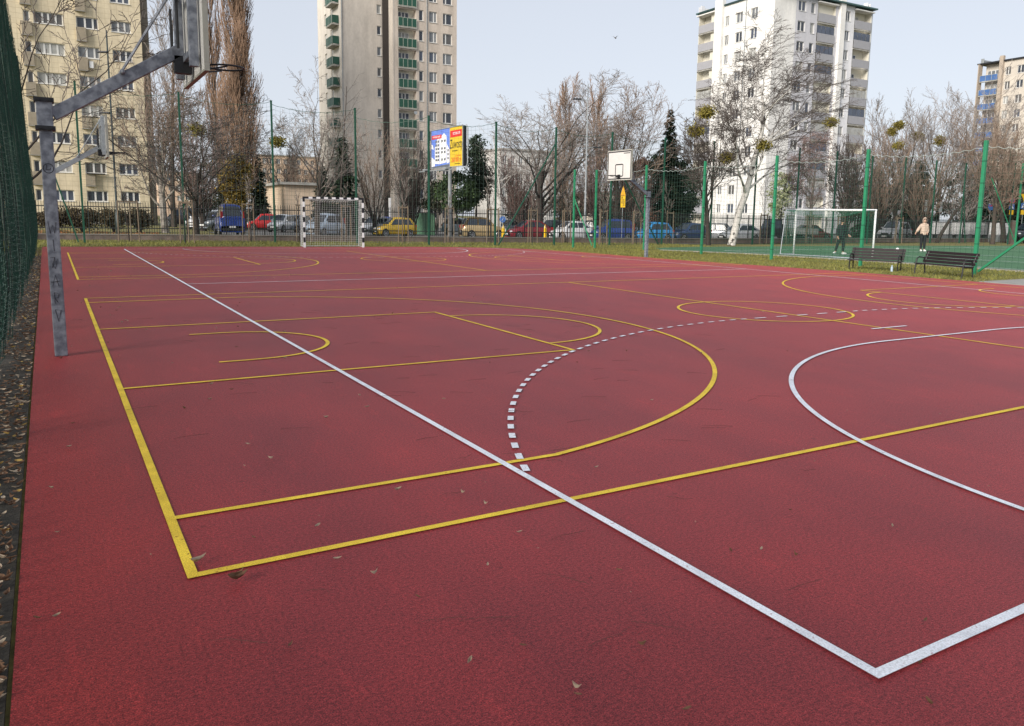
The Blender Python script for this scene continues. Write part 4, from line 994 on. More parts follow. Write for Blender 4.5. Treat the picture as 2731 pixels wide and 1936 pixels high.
ps = MB(); flat(ps, [(.01, .01), (.60, .01), (.60, .99), (.01, .99)], -.005); pb = ps.build('poster', M_pb, t)
m_ = MB(); flat(m_, [(.60, .01), (.99, .01), (.99, .99), (.60, .99)], -.006); m_.build('yellow_field', M_py, pb)
m_ = MB()
flat(m_, [(.12, .12), (.27, .10), (.27, .86), (.20, .80), (.17, .62), (.12, .55)], -.010)
flat(m_, [(.28, .10), (.50, .13), (.50, .80), (.42, 1 - .12), (.28, .78)], -.010); flat(m_, [(.01, .04), (.12, .06), (.12, .22), (.01, .30)], -.010); flat(m_, [(.51, .10), (.59, .12), (.59, .45), (.51, .60)], -.010)
flat(m_, [(.01, .52), (.08, .50), (.06, .60), (.01, .64)], -.010)
m_.build('pictured_building', M_pw, pb)
m_ = MB()
for i in range(6):
    z = .18+.095*i
    for x0, x1 in ((.14, .19), (.21, .26), (.33, .38), (.42, .47)):
        if x0 > .3 and i in (1, 4): continue
        flat(m_, [(x0, z), (x1, z+.005), (x1, z+.065), (x0, z+.06)], -.014)
flat(m_, [(.01, .01), (.59, .01), (.59, .08), (.01, .04)], -.014)
for i in range(3): flat(m_, [(.53, .2+.1*i), (.57, .2+.1*i), (.57, .26+.1*i), (.53, .26+.1*i)], -.014)
m_.build('pictured_window', M_pg, pb)
m_ = MB(); flat(m_, [(.02, .76), (.34, .76), (.34, .86), (.02, .86)], -.018); flat(m_, [(.62, .74), (.97, .74), (.97, .91), (.62, .91)], -.012); m_.build('red_label', M_pr, pb)
rx = (math.pi/2, 0, 0)
textobj('W WARSZAWIE', M_pw, .28, pb, (L*.18, -.022, z0+HB*.81), rx, sx=.9)
textobj('VICTORIA DOM', M_pw, .36, pb, (L*.81, -.018, z0+HB*.825), rx, sx=.62); m_ = MB(); flat(m_, [(.645, .88), (.665, .88), (.68, .82), (.695, .88), (.715, .88), (.69, .77), (.67, .77)], -.018)
textobj('Zuwosty', M_ink, 1.25, pb, (L*.795, -.012, z0+HB*.56), rx, shear=.25, sx=.62)
textobj('w warszawie', M_ink, .26, pb, (L*.76, -.012, z0+HB*.40), rx, sx=.9)
textobj('JUŻ OD PONAD', M_po, .20, pb, (L*.86, -.012, z0+HB*.27), rx, sx=.8)
textobj('260 000 zł', M_pr, .68, pb, (L*.80, -.012, z0+HB*.17), rx, sx=.72)
textobj('www.victoriadom.pl', M_ink, .14, pb, (L*.84, -.012, z0+HB*.07), rx)
MB().cyl((L*.52, .3, -.5), (L*.52, .3, z0+.1), .2, .18, 12).build('pole', M_lampg, t)
lt = MB(); lt.beam((-.9, -.9, z0-.32), (L*.95, -.9, z0-.32), .12, .10); lt.beam((L*.52, .2, z0-.35), (L*.52, -.95, z0-.35), .1, .1)
for x in (L*.12, L*.8): lt.box((x, -1.05, z0-.2), (.7, .35, .16))
lt.build('light_bar', M_lampg, t)

M_sy = mat('sign_yellow', (.85, .52, .01), .5, var=.04); M_sb = mat('sign_blue', (.05, .14, .40), .5, var=.04); M_sr = mat('sign_red', (.6, .02, .03), .5); M_sg = mat('sign_grey_back', (.32, .35, .36), .5)
def sign_pole(name, label, u, D, vtop, vbot=None, cat='road sign'):
    q = XY(u, D); t = thing(name, label, cat, P3(q), math.atan2(rt.y, rt.x), None); g0 = gz(q.x, q.y)
    H = HV(q, u, vtop)-g0; MB().cyl((0, .04, -.1), (0, .04, H), .035, n=8).build('pole', M_lampg, t)
    return t, (lambda v: HV(q, u, v)-g0), D/F
# pencil shaped sign and bollards
t, Z, s = sign_pole('pencil_sign', 'tall yellow pencil shaped school sign hanging over the parked cars', 1660, 71, 500)
hw = 6*s; sh = Z(522); MB().prism([(-hw, -.03), (hw, -.03), (hw, .0), (-hw, .0)], Z(553), sh).build('board', M_sy, t)
o = MB().add([(-hw*1.15, -.03, sh), (hw*1.15, -.03, sh), (0, -.03, Z(495)), (-hw*1.15, 0, sh), (hw*1.15, 0, sh), (0, 0, Z(495))], [(0, 1, 2), (5, 4, 3), (0, 3, 4, 1), (1, 4, 5, 2), (2, 5, 3, 0)]).build('point', mat('sign_orange', (.85, .42, .02), .5), t)
m_ = MB(); m_.box((-hw*.45, -.035, Z(536)), (hw*.22, .01, .5)); m_.ball((-hw*.45, -.035, Z(526)), (.05, .01, .07), 8, 6); m_.box((hw*.1, -.035, Z(540)), (hw*.16, .01, .6)); m_.box((hw*.5, -.035, Z(540)), (hw*.16, .01, .6)); m_.box((0, -.035, sh), (hw*2.3, .012, .03))
m_.build('marking', M_ink, t)
for u, lb in ((1342.5, 'yellow pencil shaped bollard between the gold and dark red cars'), (1454.5, 'yellow pencil shaped bollard between the dark red and silver cars')):
    q = XY(u, 64); z0_ = HV(q, u, 636); z1_ = HV(q, u, 598); h_ = z1_-z0_; t = thing('pencil_bollard', lb, 'bollard', (q.x, q.y, z0_), 0, 'pencil bollards in the car park')
    MB().tube([(0, 0, 0), (0, 0, h_*.1), (0, 0, h_*.12), (0, 0, h_*.72)], [.15, .15, .12, .12], 6).build('shaft', M_sy, t); MB().tube([(0, 0, h_*.72), (0, 0, h_*.93)], [.12, .035], 6).build('point', mat('pale_wood_point', (.75, .55, .2), .6), t); MB().tube([(0, 0, h_*.93), (0, 0, h_)], [.035, .004], 6).build('tip', M_sy, t)
t, Z, s = sign_pole('mandatory_sign', 'small blue sign with white arrow above the left pencil bollard', 1341, 70, 576)
MB().cyl((0, -.01, Z(585)), (0, .01, Z(585)), .27, n=20).build('plate', M_sb, t); MB().beam((-.08, -.02, Z(589)), (.08, -.02, Z(581)), .02, .07, (0, 1, 0)).build('arrow', M_pw, t)
for u, va, vb_, lb in ((2467, 533, 550, 'grey backed rectangular road sign left of the other grey one'), (2505, 537, 552, 'grey backed round road sign right of the other grey one')):
    t, Z, s = sign_pole('road_sign', lb, u, 90, va)
    if u == 2467: MB().box((0, 0, Z((va+vb_)/2)), (11*s, .03, Z(va)-Z(vb_))).build('plate', M_sg, t)
    else: MB().cyl((0, -.01, Z(543)), (0, .02, Z(543)), 5*s, n=20).build('plate', M_sg, t)
    MB().box((0, 0, Z(vb_+8)), (9*s, .03, 11*s)).build('plate', M_sg, t)
t, Z, s = sign_pole('road_sign', 'blue rectangular road sign on a pole above the white barrier', 2638, 90, 543)
MB().box((0, 0, Z(552)), (13*s, .03, 16*s)).build('plate', M_sb, t); m_ = MB(); m_.box((0, -.02, Z(549)), (9*s, .01, 2*s)); m_.box((2*s, -.02, Z(546)), (2*s, .01, 5*s)); m_.build('red_mark', M_sr, t)
def crossing(t, Z, s, v, hw):
    MB().box((0, 0, Z(v)), (hw*2*s, .03, hw*2.1*s)).build('plate', M_sb, t)
    m_ = MB(); zc = Z(v); m_.add([(-hw*.75*s, -.02, zc-hw*.7*s), (hw*.75*s, -.02, zc-hw*.7*s), (0, -.02, zc+hw*.8*s)], [(0, 1, 2)]); o = m_.build('white_triangle', M_pw, t)
    m_ = MB(); m_.ball((0, -.03, zc+hw*.2*s), (.05, .01, .06), 8, 6); m_.beam((0, -.03, zc+.08), (-.02, -.03, zc-.16), .02, .07, (0, 1, 0)); m_.beam((-.02, -.03, zc-.14), (.12, -.03, zc-.36), .02, .05, (0, 1, 0)); m_.beam((-.02, -.03, zc-.14), (-.15, -.03, zc-.36), .02, .05, (0, 1, 0)); m_.build('walking_figure', M_ink, o)
t, Z, s = sign_pole('road_sign', 'sign post with round no stopping sign over a crossing sign', 2694, 88, 526)
MB().cyl((0, -.012, Z(534)), (0, .012, Z(534)), 8*s, n=24).build('plate', M_sr, t); MB().cyl((0, -.018, Z(534)), (0, -.013, Z(534)), 6*s, n=24).build('plate', M_sb, t)
m_ = MB(); m_.beam((-4.4*s, -.024, Z(534)+4.4*s), (4.4*s, -.024, Z(534)-4.4*s), .01, 1.5*s, (0, 1, 0)); m_.beam((-4.4*s, -.028, Z(534)-4.4*s), (4.4*s, -.028, Z(534)+4.4*s), .01, 1.5*s, (0, 1, 0)); m_.build('red_cross', M_sr, t)
crossing(t, Z, s, 551, 7); MB().box((0, 0, Z(566)), (11*s, .03, 12*s)).build('plate', M_sy, t)
t, Z, s = sign_pole('road_sign', 'sign post with yellow give way triangle over a crossing sign', 2725, 88, 516)
m_ = MB(); zt_ = Z(517); m_.add([(-10*s, -.02, zt_), (10*s, -.02, zt_), (0, -.02, zt_-20*s), (-10*s, .0, zt_), (10*s, .0, zt_), (0, .0, zt_-20*s)], [(0, 2, 1), (3, 4, 5), (0, 1, 4, 3), (1, 2, 5, 4), (2, 0, 3, 5)]); m_.build('plate', M_sy, t)
crossing(t, Z, s, 549, 7); MB().box((0, 0, Z(566)), (11*s, .03, 12*s)).build('plate', M_sy, t)
# white totem, barrier, pillar, green bin enclosure
q = XY(1040, 95); t = tag(MB().box((0, 0, HV(q, 1040, 541)/2+.4), (.28, .12, HV(q, 1040, 541)-HV(q, 1040, 541)/2+1.9)).build('totem_banner', M_gw, loc=(q.x, q.y, 0), bevel=.02), 'narrow upright white banner in front of the beige tower', 'banner')
a, b = XY(2484, 86), XY(2692, 88); d = (b-a); L = d.length; an = math.atan2(d.y, d.x); n = 8
za, zb = HV(a, 2484, 624), HV(a, 2484, 591)
for k in range(n):
    p = a+d*(k/n); t = thing('barrier_panel', 'white corrugated barrier panel with a rail foot, standing behind the iron fence', 'barrier', (p.x, p.y, za), an, 'row of white barrier panels'); m_ = MB(); w_ = L/n-.04; nn = 14
    vs_ = []; 
    for i in range(nn*2+1):
        x = w_*i/(nn*2); y = .03*(1 if i % 2 else -1); vs_ += [(x, y, 0), (x, y, zb-za)]
    m_.add(vs_, [(2*i, 2*i+2, 2*i+3, 2*i+1) for i in range(nn*2)]); m_.build('panel', M_pw, t)
    f = MB(); f.box((.1, .05, -.35), (.06, .5, .8)); f.box((w_-.1, .05, -.35), (.06, .5, .8)); f.build('leg', M_lampg, t)
q = XY(2703, 79); t = thing('gate_pillar', 'brick gate pillar ending the iron fence under the crossing signs', 'pillar', (q.x, q.y, -.1), math.atan2(rt.y, rt.x)); MB().box((0, 0, 1.15), (.5, .5, 2.3)).build('shaft', M_stone, t); MB().box((0, 0, 2.34), (.6, .6, .09)).build('cap', M_cap, t)
a, b = XY(1088, 92), XY(1160, 88); d = b-a; L = d.length
t = thing('green_enclosure', 'low green panel enclosure behind the yellow car', 'enclosure', P3(a), math.atan2(d.y, d.x)); zt = HV(a, 1088, 567)-gz(a.x, a.y)
m_ = MB()
for k in range(6): m_.box((L*(k+.5)/6, 0, zt/2), (L/6-.05, .05, zt))
m_.build('panel', mat('enclosure_green', (.14, .30, .18), .6), t)
m_ = MB()
for k in range(7): m_.box((L*k/6, 0, zt/2), (.06, .08, zt+.1))
m_.build('post', M_gdark, t)
# bird
q = XY(1627, 60); z = HV(q, 1627, 101); t = thing('bird', 'small bird flying high in the open sky', 'bird', (q.x, q.y, z), .6)
m_ = MB(); m_.ball((0, 0, 0), (.14, .04, .045), 10, 8, lambda p: Vector((p.x, p.y*(1-.5*abs(p.x)), p.z))); m_.ball((.15, 0, .02), .03, 8, 6); m_.add([(-.12, -.02, 0), (-.26, -.04, .0), (-.26, .04, .0), (-.12, .02, 0)], [(0, 1, 2, 3)])
for s in (-1, 1): m_.add([(.06, s*.03, .02), (-.07, s*.03, .02), (-.06, s*.16, .14), (.03, s*.15, .15), (-.07, s*.27, .12)], [(0, 1, 2, 3), (3, 2, 4)])
m_.build('body', M_tw['brown'], t)

# ------------------------------------------------------------------ buildings
M_frame = mat('window_frame_white', (.66, .66, .64), .5, var=.05)
def glass(name, c, rough=.12): return mat(name, c, rough, var=.25, scale=.9, spec=.6)
PANES = [glass('pane_dark', (.035, .042, .055)), glass('pane_blue', (.07, .085, .12)), glass('pane_grey', (.16, .17, .18), .25), glass('pane_curtain', (.36, .36, .34), .4), glass('pane_dim', (.09, .085, .08), .2)]
WC = {}
def window(parent, x, z, w_, h_, face='y', depth=.22, off=0.0, split=(.5,), rng=random, fm=None, sill=True, kind='window'):
    """window standing in its reveal; face 'y' looks along local -y, 'x' along local -x"""
    key = (round(w_, 2), round(h_, 2), split, fm.name if fm else '', sill)
    if key not in WC:
        f = MB(); b = .11
        f.box((0, 0, b/2), (w_, .07, b)); f.box((0, 0, h_-b/2), (w_, .07, b))
        for s in (-1, 1): f.box((s*(w_/2-b/2), 0, h_/2), (b, .068, h_-2*b))
        for s in split: f.box((-w_/2+w_*s, -.002, h_/2), (.19, .072, h_-2*b))
        if sill: f.box((0, -.15, -.035), (w_+.12, .30, .05))
        gl = MB(); gl.box((0, .015, h_/2), (w_-2*b, .012, h_-2*b))
        WC[key] = (f.mesh('window', fm or M_frame), [gl.mesh('pane', p) for p in PANES])
    fmesh, gm = WC[key]
    p = (x, off+depth, z) if face == 'y' else (off+depth, -x, z)
    o = mesh_obj(kind, fmesh, parent, p, 0 if face == 'y' else -math.pi/2)
    mesh_obj('pane', rng.choices(gm, [4, 3, 3, 3, 2])[0], o)
    return o
def facade(mb, s0, s1, z0, z1, holes, face='y', off=0.0, depth=.25):
    """wall from s0..s1 with reveals; holes are (centre, bottom, width, height)"""
    xs = sorted({s0, s1} | {round(c+k*w_/2, 4) for c, b, w_, h_ in holes for k in (-1, 1)}); zs = sorted({z0, z1} | {round(q, 4) for c, b, w_, h_ in holes for q in (b, b+h_)})
    def P(s, d, z): return (s, off+d, z) if face == 'y' else (off+d, -s, z)
    hs_ = [(c-w_/2, c+w_/2, b, b+h_) for c, b, w_, h_ in holes]
    idx = {}
    def vi(s, z):
        if (s, z) not in idx: idx[(s, z)] = len(mb.v); mb.v.append(P(s, 0, z))
        return idx[(s, z)]
    for a, b in zip(xs, xs[1:]):
        for c, d in zip(zs, zs[1:]):
            mx, mz = (a+b)/2, (c+d)/2
            if any(h[0] < mx < h[1] and h[2] < mz < h[3] for h in hs_): continue
            mb.f.append((vi(a, c), vi(b, c), vi(b, d), vi(a, d)))
    for a, b, c, d in hs_:
        mb.add([P(a, 0, c), P(b, 0, c), P(b, 0, d), P(a, 0, d), P(a, depth, c), P(b, depth, c), P(b, depth, d), P(a, depth, d)], [(0, 4, 5, 1), (1, 5, 6, 2), (2, 6, 7, 3), (3, 7, 4, 0), (4, 7, 6, 5)])
def wallmat(name, c, stain, tile=False):
    m = mat(name, c, .9, var=.06, scale=.35, bump=.15, bscale=14)
    layered(m, [(.9, stain, (1.06, 1.05, 1.04), .28, .62, (1, 1, .22)), (3.5, (.93, .93, .93), (1.05, 1.05, 1.05), .3, .7, (1, 1, .6))])
    if tile:
        t_ = m.node_tree; N = t_.nodes; b = N['Principled BSDF']; tc = [n for n in N if n.type == 'TEX_COORD'][0]
        sp = N.new('ShaderNodeSeparateXYZ'); cb = N.new('ShaderNodeCombineXYZ'); br = N.new('ShaderNodeTexBrick'); br.offset = 0
        br.inputs['Scale'].default_value = 1; br.inputs['Brick Width'].default_value = .62; br.inputs['Row Height'].default_value = .55; br.inputs['Mortar Size'].default_value = .02
        br.inputs['Color1'].default_value = (1, 1, 1, 1); br.inputs['Color2'].default_value = (.97, .97, .96, 1); br.inputs['Mortar'].default_value = (.76, .74, .70, 1)
        ad = N.new('ShaderNodeMath'); t_.links.new(tc.outputs['Object'], sp.inputs[0]); t_.links.new(sp.outputs[0], ad.inputs[0]); t_.links.new(sp.outputs[1], ad.inputs[1])
        t_.links.new(ad.outputs[0], cb.inputs[0]); t_.links.new(sp.outputs[2], cb.inputs[1]); t_.links.new(cb.outputs[0], br.inputs['Vector'])
        mx = N.new('ShaderNodeMix'); mx.data_type = 'RGBA'; mx.blend_type = 'MULTIPLY'; mx.inputs[0].default_value = 1
        t_.links.new(b.inputs['Base Color'].links[0].from_socket, mx.inputs[6]); t_.links.new(br.outputs[0], mx.inputs[7]); t_.links.new(mx.outputs[2], b.inputs['Base Color'])
    return m
def panel_balcony(parent, x, z, w_, h_, proj, m, rails, face='y', off=0.0, slab=None, n=4, frame=None, sides=True):
    o = MB(); 
    def B(mb, cx, cy, cz, dx, dy, dz):
        if face == 'y': mb.box((cx, off+cy, cz), (dx, dy, dz))
        else: mb.box((off+cy, -cx, cz), (dy, dx, dz))
    B(o, x, -proj/2, z-.09, w_+.06, proj, .16)
    b = o.build('balcony', slab or M_slab, parent)
    p = MB()
    for k in range(n): B(p, x-w_/2+w_*(k+.5)/n, -proj, z+h_/2+.06, w_/n-.09, .035, h_-.08)
    if sides:
        for s in (-1, 1): B(p, x+s*w_/2, -proj/2, z+h_/2+.06, .03, proj-.1, h_-.08)
    p.build('railing_panel', m, b)
    if rails:
        r_ = MB()
        for k in range(n+1): B(r_, x-w_/2+w_*k/n, -proj-.005, z+h_/2, .055, .05, h_+.1)
        B(r_, x, -proj-.005, z+h_+.05, w_, .05, .05); B(r_, x, -proj-.004, z+.03, w_, .05, .05)
        r_.build('rail', rails, b)
    return b
M_slab = mat('balcony_concrete', (.36, .35, .32), .9, var=.2, scale=1)
def bld(P, az, name, label): return thing(name, label, 'building', (P.x, P.y, 0), -R(az-90))

# cream tower on the left
rg = random.Random(4)
Pc = XY(401, 98); t = bld(Pc, 91, 'apartment_tower', 'cream apartment tower with small ribbed balconies at the left')
Wc = wallmat('cream_render', (.70, .61, .44), (.84, .83, .82), True); zt = 46
rows = [3.93+3.27*k-1.28 for k in range(13)]
cols = [(-2.1, 2.06, (.36, .68)), (-5.55, 2.2, (.40, .76)), (-9.35, 2.85, (.3, .5, .75)), (-14.6, 2.3, (.4, .7))]
holes = []
for k, zb in enumerate(rows):
    for c, w_, sp in cols: holes.append((c, zb, w_, 1.28))
    holes.append((-11.42, zb-.75 if k else zb, .62, 2.03 if k else 1.28))
wb = MB(); facade(wb, -24, 0, -.6, zt, holes, 'y'); wl_ = wb
wl_.box((-12, 6.2, zt/2), (24, 12-.6+.0, zt)); wl_.build('wall', Wc, t)
MB().box((.42, 6.5, zt/2-.2), (.82, 11.8, zt)).build('end_wall', wallmat('brown_grey_render', (.23, .20, .16), (.8, .8, .8)), t)
MB().box((-12, 6, zt+.2), (24.6, 12.6, .5)).build('roof', M_dark, t)
pl_ = MB(); pl_.box((-12, -.02, .3), (24, .1, 2.0)); pl_.build('base_course', wallmat('grey_plinth', (.30, .28, .25), (.8, .8, .8)), t)
M_rib = mat('ribbed_balcony_panel', (.44, .38, .29), .8, var=.1, scale=2)
def ribbox(x, z, w_, h_):
    m_ = MB(); m_.box((x, -.26, z+h_/2), (w_, .44, h_))
    n = 10
    for k in range(n): m_.box((x-w_/2+w_*(k+.5)/n, -.49, z+h_/2), (w_/n*.5, .04, h_-.02))
    b = m_.build('balcony', M_rib, t); q_ = MB(); q_.box((x, -.26, z-.05), (w_+.06, .5, .07)); q_.build('slab', M_slab, b)
for k, zb in enumerate(rows):
    for i, (c, w_, sp) in enumerate(cols): window(t, c, zb, w_, 1.28, 'y', split=sp, rng=rg)
    window(t, -11.42, zb-.75 if k else zb, .62, 2.03 if k else 1.28, 'y', split=(), rng=rg, sill=False)
    if k: ribbox(-6.2, zb-1.42, .98, 1.42); ribbox(-11.45, zb-1.42, 1.0, 1.42)
ac = MB(); zb = rows[5]; ac.box((-5.38, -.2, zb-.75), (.42, .32, .75)); ac.build('air_conditioner', M_gw, t)
tr_ = MB(); tr_.box((-5.6, -.45, rows[1]-.05), (1.9, .5, .12)); tr_.build('flower_tray', M_dark, t)

# beige grey tower in the middle
rg = random.Random(9)
Pc = XY(918, 130); t = bld(Pc, 92, 'apartment_tower', 'beige grey tower block with green panelled balconies in the middle')
Wg_ = wallmat('beige_grey_render', (.56, .49, .42), (.80, .79, .78)); Wd = wallmat('grey_render', (.56, .51, .45), (.84, .83, .82)); zt = 46
Wl = wallmat('light_grey_render', (.62, .58, .52), (.86, .85, .84))
# front block: blank wall with one window column, -x face with balconies
sw = [(6.15, 33.49-3.24*k, .72, 1.36) for k in range(-3, 10)]
m_ = MB(); facade(m_, 0, 7.75, -.6, zt, sw, 'y', 0, .22); m_.build('wall', Wd, t)
lh = []
for k in range(-3, 11):
    z = 32.75-3.15*k; lh += [(-9.3, z, 1.25, 1.65), (-5.6, z-.2, 1.2, 1.95)]
m_ = MB(); facade(m_, -14.4, 0, -.6, zt, lh, 'x', 0, .22); m_.add([(0, 0, zt), (7.75, 0, zt), (7.75, 14.4, zt), (0, 14.4, zt)], [(0, 1, 2, 3)]); m_.add([(7.75, 0, -.6), (7.75, 14.4, -.6), (7.75, 14.4, zt), (7.75, 0, zt)], [(0, 1, 2, 3)]); m_.build('side_wall', Wl, t)
for c, z, w_, h_ in sw: window(t, c, z, w_, h_, 'y', .2, split=(), rng=rg)
for c, z, w_, h_ in lh: window(t, c, z, w_, h_, 'x', .2, rng=rg)
M_gp = mat('green_balcony_panel', (.014, .075, .048), .55, var=.15, scale=.6); M_rl = mat('pale_balcony_rail', (.45, .47, .40), .6)
for k in range(-3, 11): panel_balcony(t, -2.9, 31.35-3.15*k, 3.6, 1.25, 1.15, M_gp, M_rl, 'x', 0)
MB().cyl((.12, -.07, 0), (.12, -.07, zt), .06, n=8).build('drainpipe', M_lampg, t); dp = MB()
# rear block
Pr = XY(1217, 137); dx = Pr-Pc; ca, sa = math.cos(R(2)), math.sin(R(2))
lx = dx.x*ca-dx.y*sa; ly = dx.x*sa+dx.y*ca            # into the tower's own axes
def rx_(s): return lx+s
z0s = [34.38-3.15*k for k in range(-3, 12)]
hol = []
for zt_ in z0s:
    hol += [(rx_(-6.22), zt_-1.66, .78, 1.66), (rx_(-4.18), zt_-1.68, 1.38, 1.68), (rx_(-1.65), zt_-1.72, 1.62, 1.72)]
log = [(rx_(-8.6), zt_-2.95, 2.95, 2.80) for zt_ in z0s]
m_ = MB(); facade(m_, rx_(-11.05), rx_(0), -14+13.4, zt, hol, 'y', ly, .22)
m_ = MB(); facade(m_, rx_(-11.05), rx_(-10.10), -.6, zt, [], 'y', ly); facade(m_, rx_(-7.10), rx_(0), -.6, zt, hol, 'y', ly, .22)
for zt_ in z0s: m_.box((rx_(-8.6), ly+.28, zt_+.02-.02), (3.0, .5, .34))
m_.add([(rx_(0), ly, -.6), (rx_(0), ly+12, -.6), (rx_(0), ly+12, zt), (rx_(0), ly, zt)], [(0, 1, 2, 3)]); m_.add([(7.75, ly, zt), (rx_(0), ly, zt), (rx_(0), ly+12, zt), (7.75, ly+12, zt)], [(0, 1, 2, 3)])
m_.add([(rx_(-10.10), ly, -.6), (rx_(-10.10), ly+1.3, -.6), (rx_(-10.10), ly+1.3, zt), (rx_(-10.10), ly, zt)], [(3, 2, 1, 0)]); m_.add([(rx_(-7.10), ly, -.6), (rx_(-7.10), ly+1.3, -.6), (rx_(-7.10), ly+1.3, zt), (rx_(-7.10), ly, zt)], [(0, 1, 2, 3)])
m_.build('wall', Wg_, t)
lw = MB(); lw.box((rx_(-8.6), ly+1.38, zt/2), (3.1, .12, zt)); lw.build('loggia_back_wall', mat('loggia_cream', (.62, .60, .52), .9), t)
MB().box((rx_(-11.5), ly+2.2, zt/2), (.9, .3, zt)).build('recess_wall', mat('recess_shade_render', (.045, .038, .034), .9), t)  # shade of the deep slot is put into this near-black wall colour
MB().box((7.68, ly*.5+.2, zt/2), (.12, ly-.5, zt)).build('recess_side_wall', Wd, t)
for c, z, w_, h_ in hol: window(t, c, z, w_, h_, 'y', .2, ly, split=() if w_ < 1 else ((.62,) if w_ < 1.5 else (.33,)), rng=rg)
for i, zt_ in enumerate(z0s):
    window(t, rx_(-8.95), zt_-2.5, 2.15, 2.1, 'y', .06, ly+1.2, split=(.42, .68), rng=rg, sill=False, kind='balcony_door')
    panel_balcony(t, rx_(-8.6), zt_-2.95, 3.05, 1.32, .22, M_gp, M_rl, 'y', ly, sides=False)
dp.cyl((rx_(-5.25), ly-.07, 0), (rx_(-5.25), ly-.07, zt), .07, n=8); dp.build('drainpipe', M_lampg, t)
m_ = MB(); m_.tube([(rx_(-7.5), ly-.3, z0s[8]-.6), (rx_(-7.5), ly-.75, z0s[8]-.5)], [.05, .30], 12); m_.build('satellite_dish', M_lampg, t)

# white tower on the right
rg = random.Random(12)
Pc = XY(1840+890*.2182, 141); t = bld(Pc, 92, 'apartment_tower', 'white and grey apartment tower behind the big birch')
Ww = wallmat('white_render', (.76, .75, .72), (.93, .93, .93)); Wgy = wallmat('pale_grey_render', (.54, .54, .57), (.92, .92, .92)); Wlg = wallmat('light_cool_render', (.74, .74, .76), (.93, .93, .93)); zt = 40.3
fl = [37.0-3.37*k for k in range(11)]
lh = []
for z in fl: lh += [(-11.65, z-.25, 1.1, 1.7), (-8.5, z-.28, 1.75, 1.75), (-4.8, z-.30, 1.7, 1.78)]
m_ = MB(); facade(m_, -14.3, 0, -.6, zt, lh, 'x', 0, .25); facade(m_, 0, 5.05, -.6, zt, [], 'y'); m_.build('wall', Ww, t)
rh = []
for z in fl: rh += [(6.55, z+.85, 1.85, 1.70), (9.22, z+.80, 1.05, 1.75)]
m_ = MB(); facade(m_, 5.05, 10.35, -.6, zt, rh, 'y', .012, .25); facade(m_, 14.85, 15.6, -.6, zt, [], 'y', .012); m_.build('grey_wall', Wgy, t)
rh2 = [(18.15, z+.65, 1.25, 1.72) for z in fl]
m_ = MB(); facade(m_, 16.75, 19.85, -.6, zt, rh2, 'y', .008, .25); m_.build('light_wall', Wlg, t)
for c, z, w_, h_ in lh: window(t, c, z, w_, h_, 'x', .22, rng=rg)
for c, z, w_, h_ in rh: window(t, c, z, w_, h_, 'y', .22, .012, rng=rg, split=(.5,) if w_ > 1.3 else ())
for c, z, w_, h_ in rh2: window(t, c, z, w_, h_, 'y', .22, .008, rng=rg)
m_ = MB(); m_.box((16.18, -.25, zt/2+.5), (1.2, .7, zt+1.6)); m_.box((-.25, 13.35, zt/2+.5), (.8, 2.0, zt+1.6)); m_.build('pilaster', Ww, t)
bk_ = MB(); bk_.box((12.6, 1.46, zt/2), (4.5, .12, zt)); bk_.box((22.1, 1.46, zt/2), (4.5, .12, zt)); bk_.box((1.46, 16.9, zt/2), (.12, 5.0, zt))
for x in (10.3, 14.9, 19.82, 24.38): bk_.box((x, .75, zt/2), (.1, 1.46, zt))
for y in (14.42, 19.4): bk_.box((.75, y, zt/2), (1.46, .1, zt))
bk_.box((12.3, 9, zt/2-.2), (24, 14.6, zt-.4)); bk_.box((9, 10, zt/2-.2), (14.6, 19, zt-.4)); bk_.build('loggia_wall', mat('loggia_white', (.66, .63, .54), .9, var=.05), t)
M_bg = mat('grey_balcony_front', (.33, .33, .35), .85, var=.06)
M_wd = mat('brown_screen', (.12, .055, .035), .8); M_scr = mat('green_screen', (.10, .35, .25), .7)
for i, z in enumerate(fl):
    for (face, c, w_) in (('y', 12.6, 4.45), ('y', 22.1, 4.5), ('x', -16.9, 4.9)):
        b = panel_balcony(t, c, z-.45, w_, 1.5, .12, M_bg, None, face, 0, n=1, sides=False)
        window(t, c-.75 if face == 'y' else c+.6, z+.1, 2.1, 2.05, face, .02, 1.36, split=(.6,), rng=rg, sill=False, kind='balcony_door')
        if i == 0:
            q_ = MB(); 
            if face == 'y': q_.box((c, .3, z+2.85), (w_+.5, 1.7, .18))
            else: q_.box((.3, -c, z+2.85), (1.7, w_+.5, .18))
            q_.build('canopy', Ww, t)
        elif rg.random() < .42:
            g_ = MB()
            for k in range(4):
                x = c-w_/2+w_*(k+.5)/4
                if face == 'y': g_.box((x, .04, z+1.75), (w_/4-.09, .03, 1.3))
                else: g_.box((.04, -x, z+1.75), (.03, w_/4-.09, 1.3))
            g_.build('loggia_glazing', rg.choice([PANES[3], PANES[2], PANES[1], PANES[3]]), b)
for z, m__ in ((fl[2], M_wd), (fl[1], M_scr)):
    q_ = MB()
    if m__ is M_wd: q_.box((12.2, .2, z+1.8), (3.6, .08, 1.3))
    else: q_.box((14.2, .4, z+1.75), (.9, .08, 1.4))
    q_.build('balcony_screen', m__, t)
m_ = MB(); m_.box((12.3, 9.2, zt+.12), (25.2, 20.2, .24)); m_.box((9.5, 9.8, zt+.121), (19.6, 20.6, .245)); m_.build('roof', mat('roof_felt_green', (.06, .12, .12), .8), t)
m_ = MB()
for x, y in ((.4, 19), (23.8, 1.0)):
    m_.box((x, y, zt+.9), (.9 if x < 5 else .12, .12 if x < 5 else .9, 1.1))
m_.box((3, 19.6, zt+.75), (6, .12, 1.1)); m_.box((24.45, 4, zt+.75), (.12, 7, 1.1)); m_.build('parapet', Wlg, t)
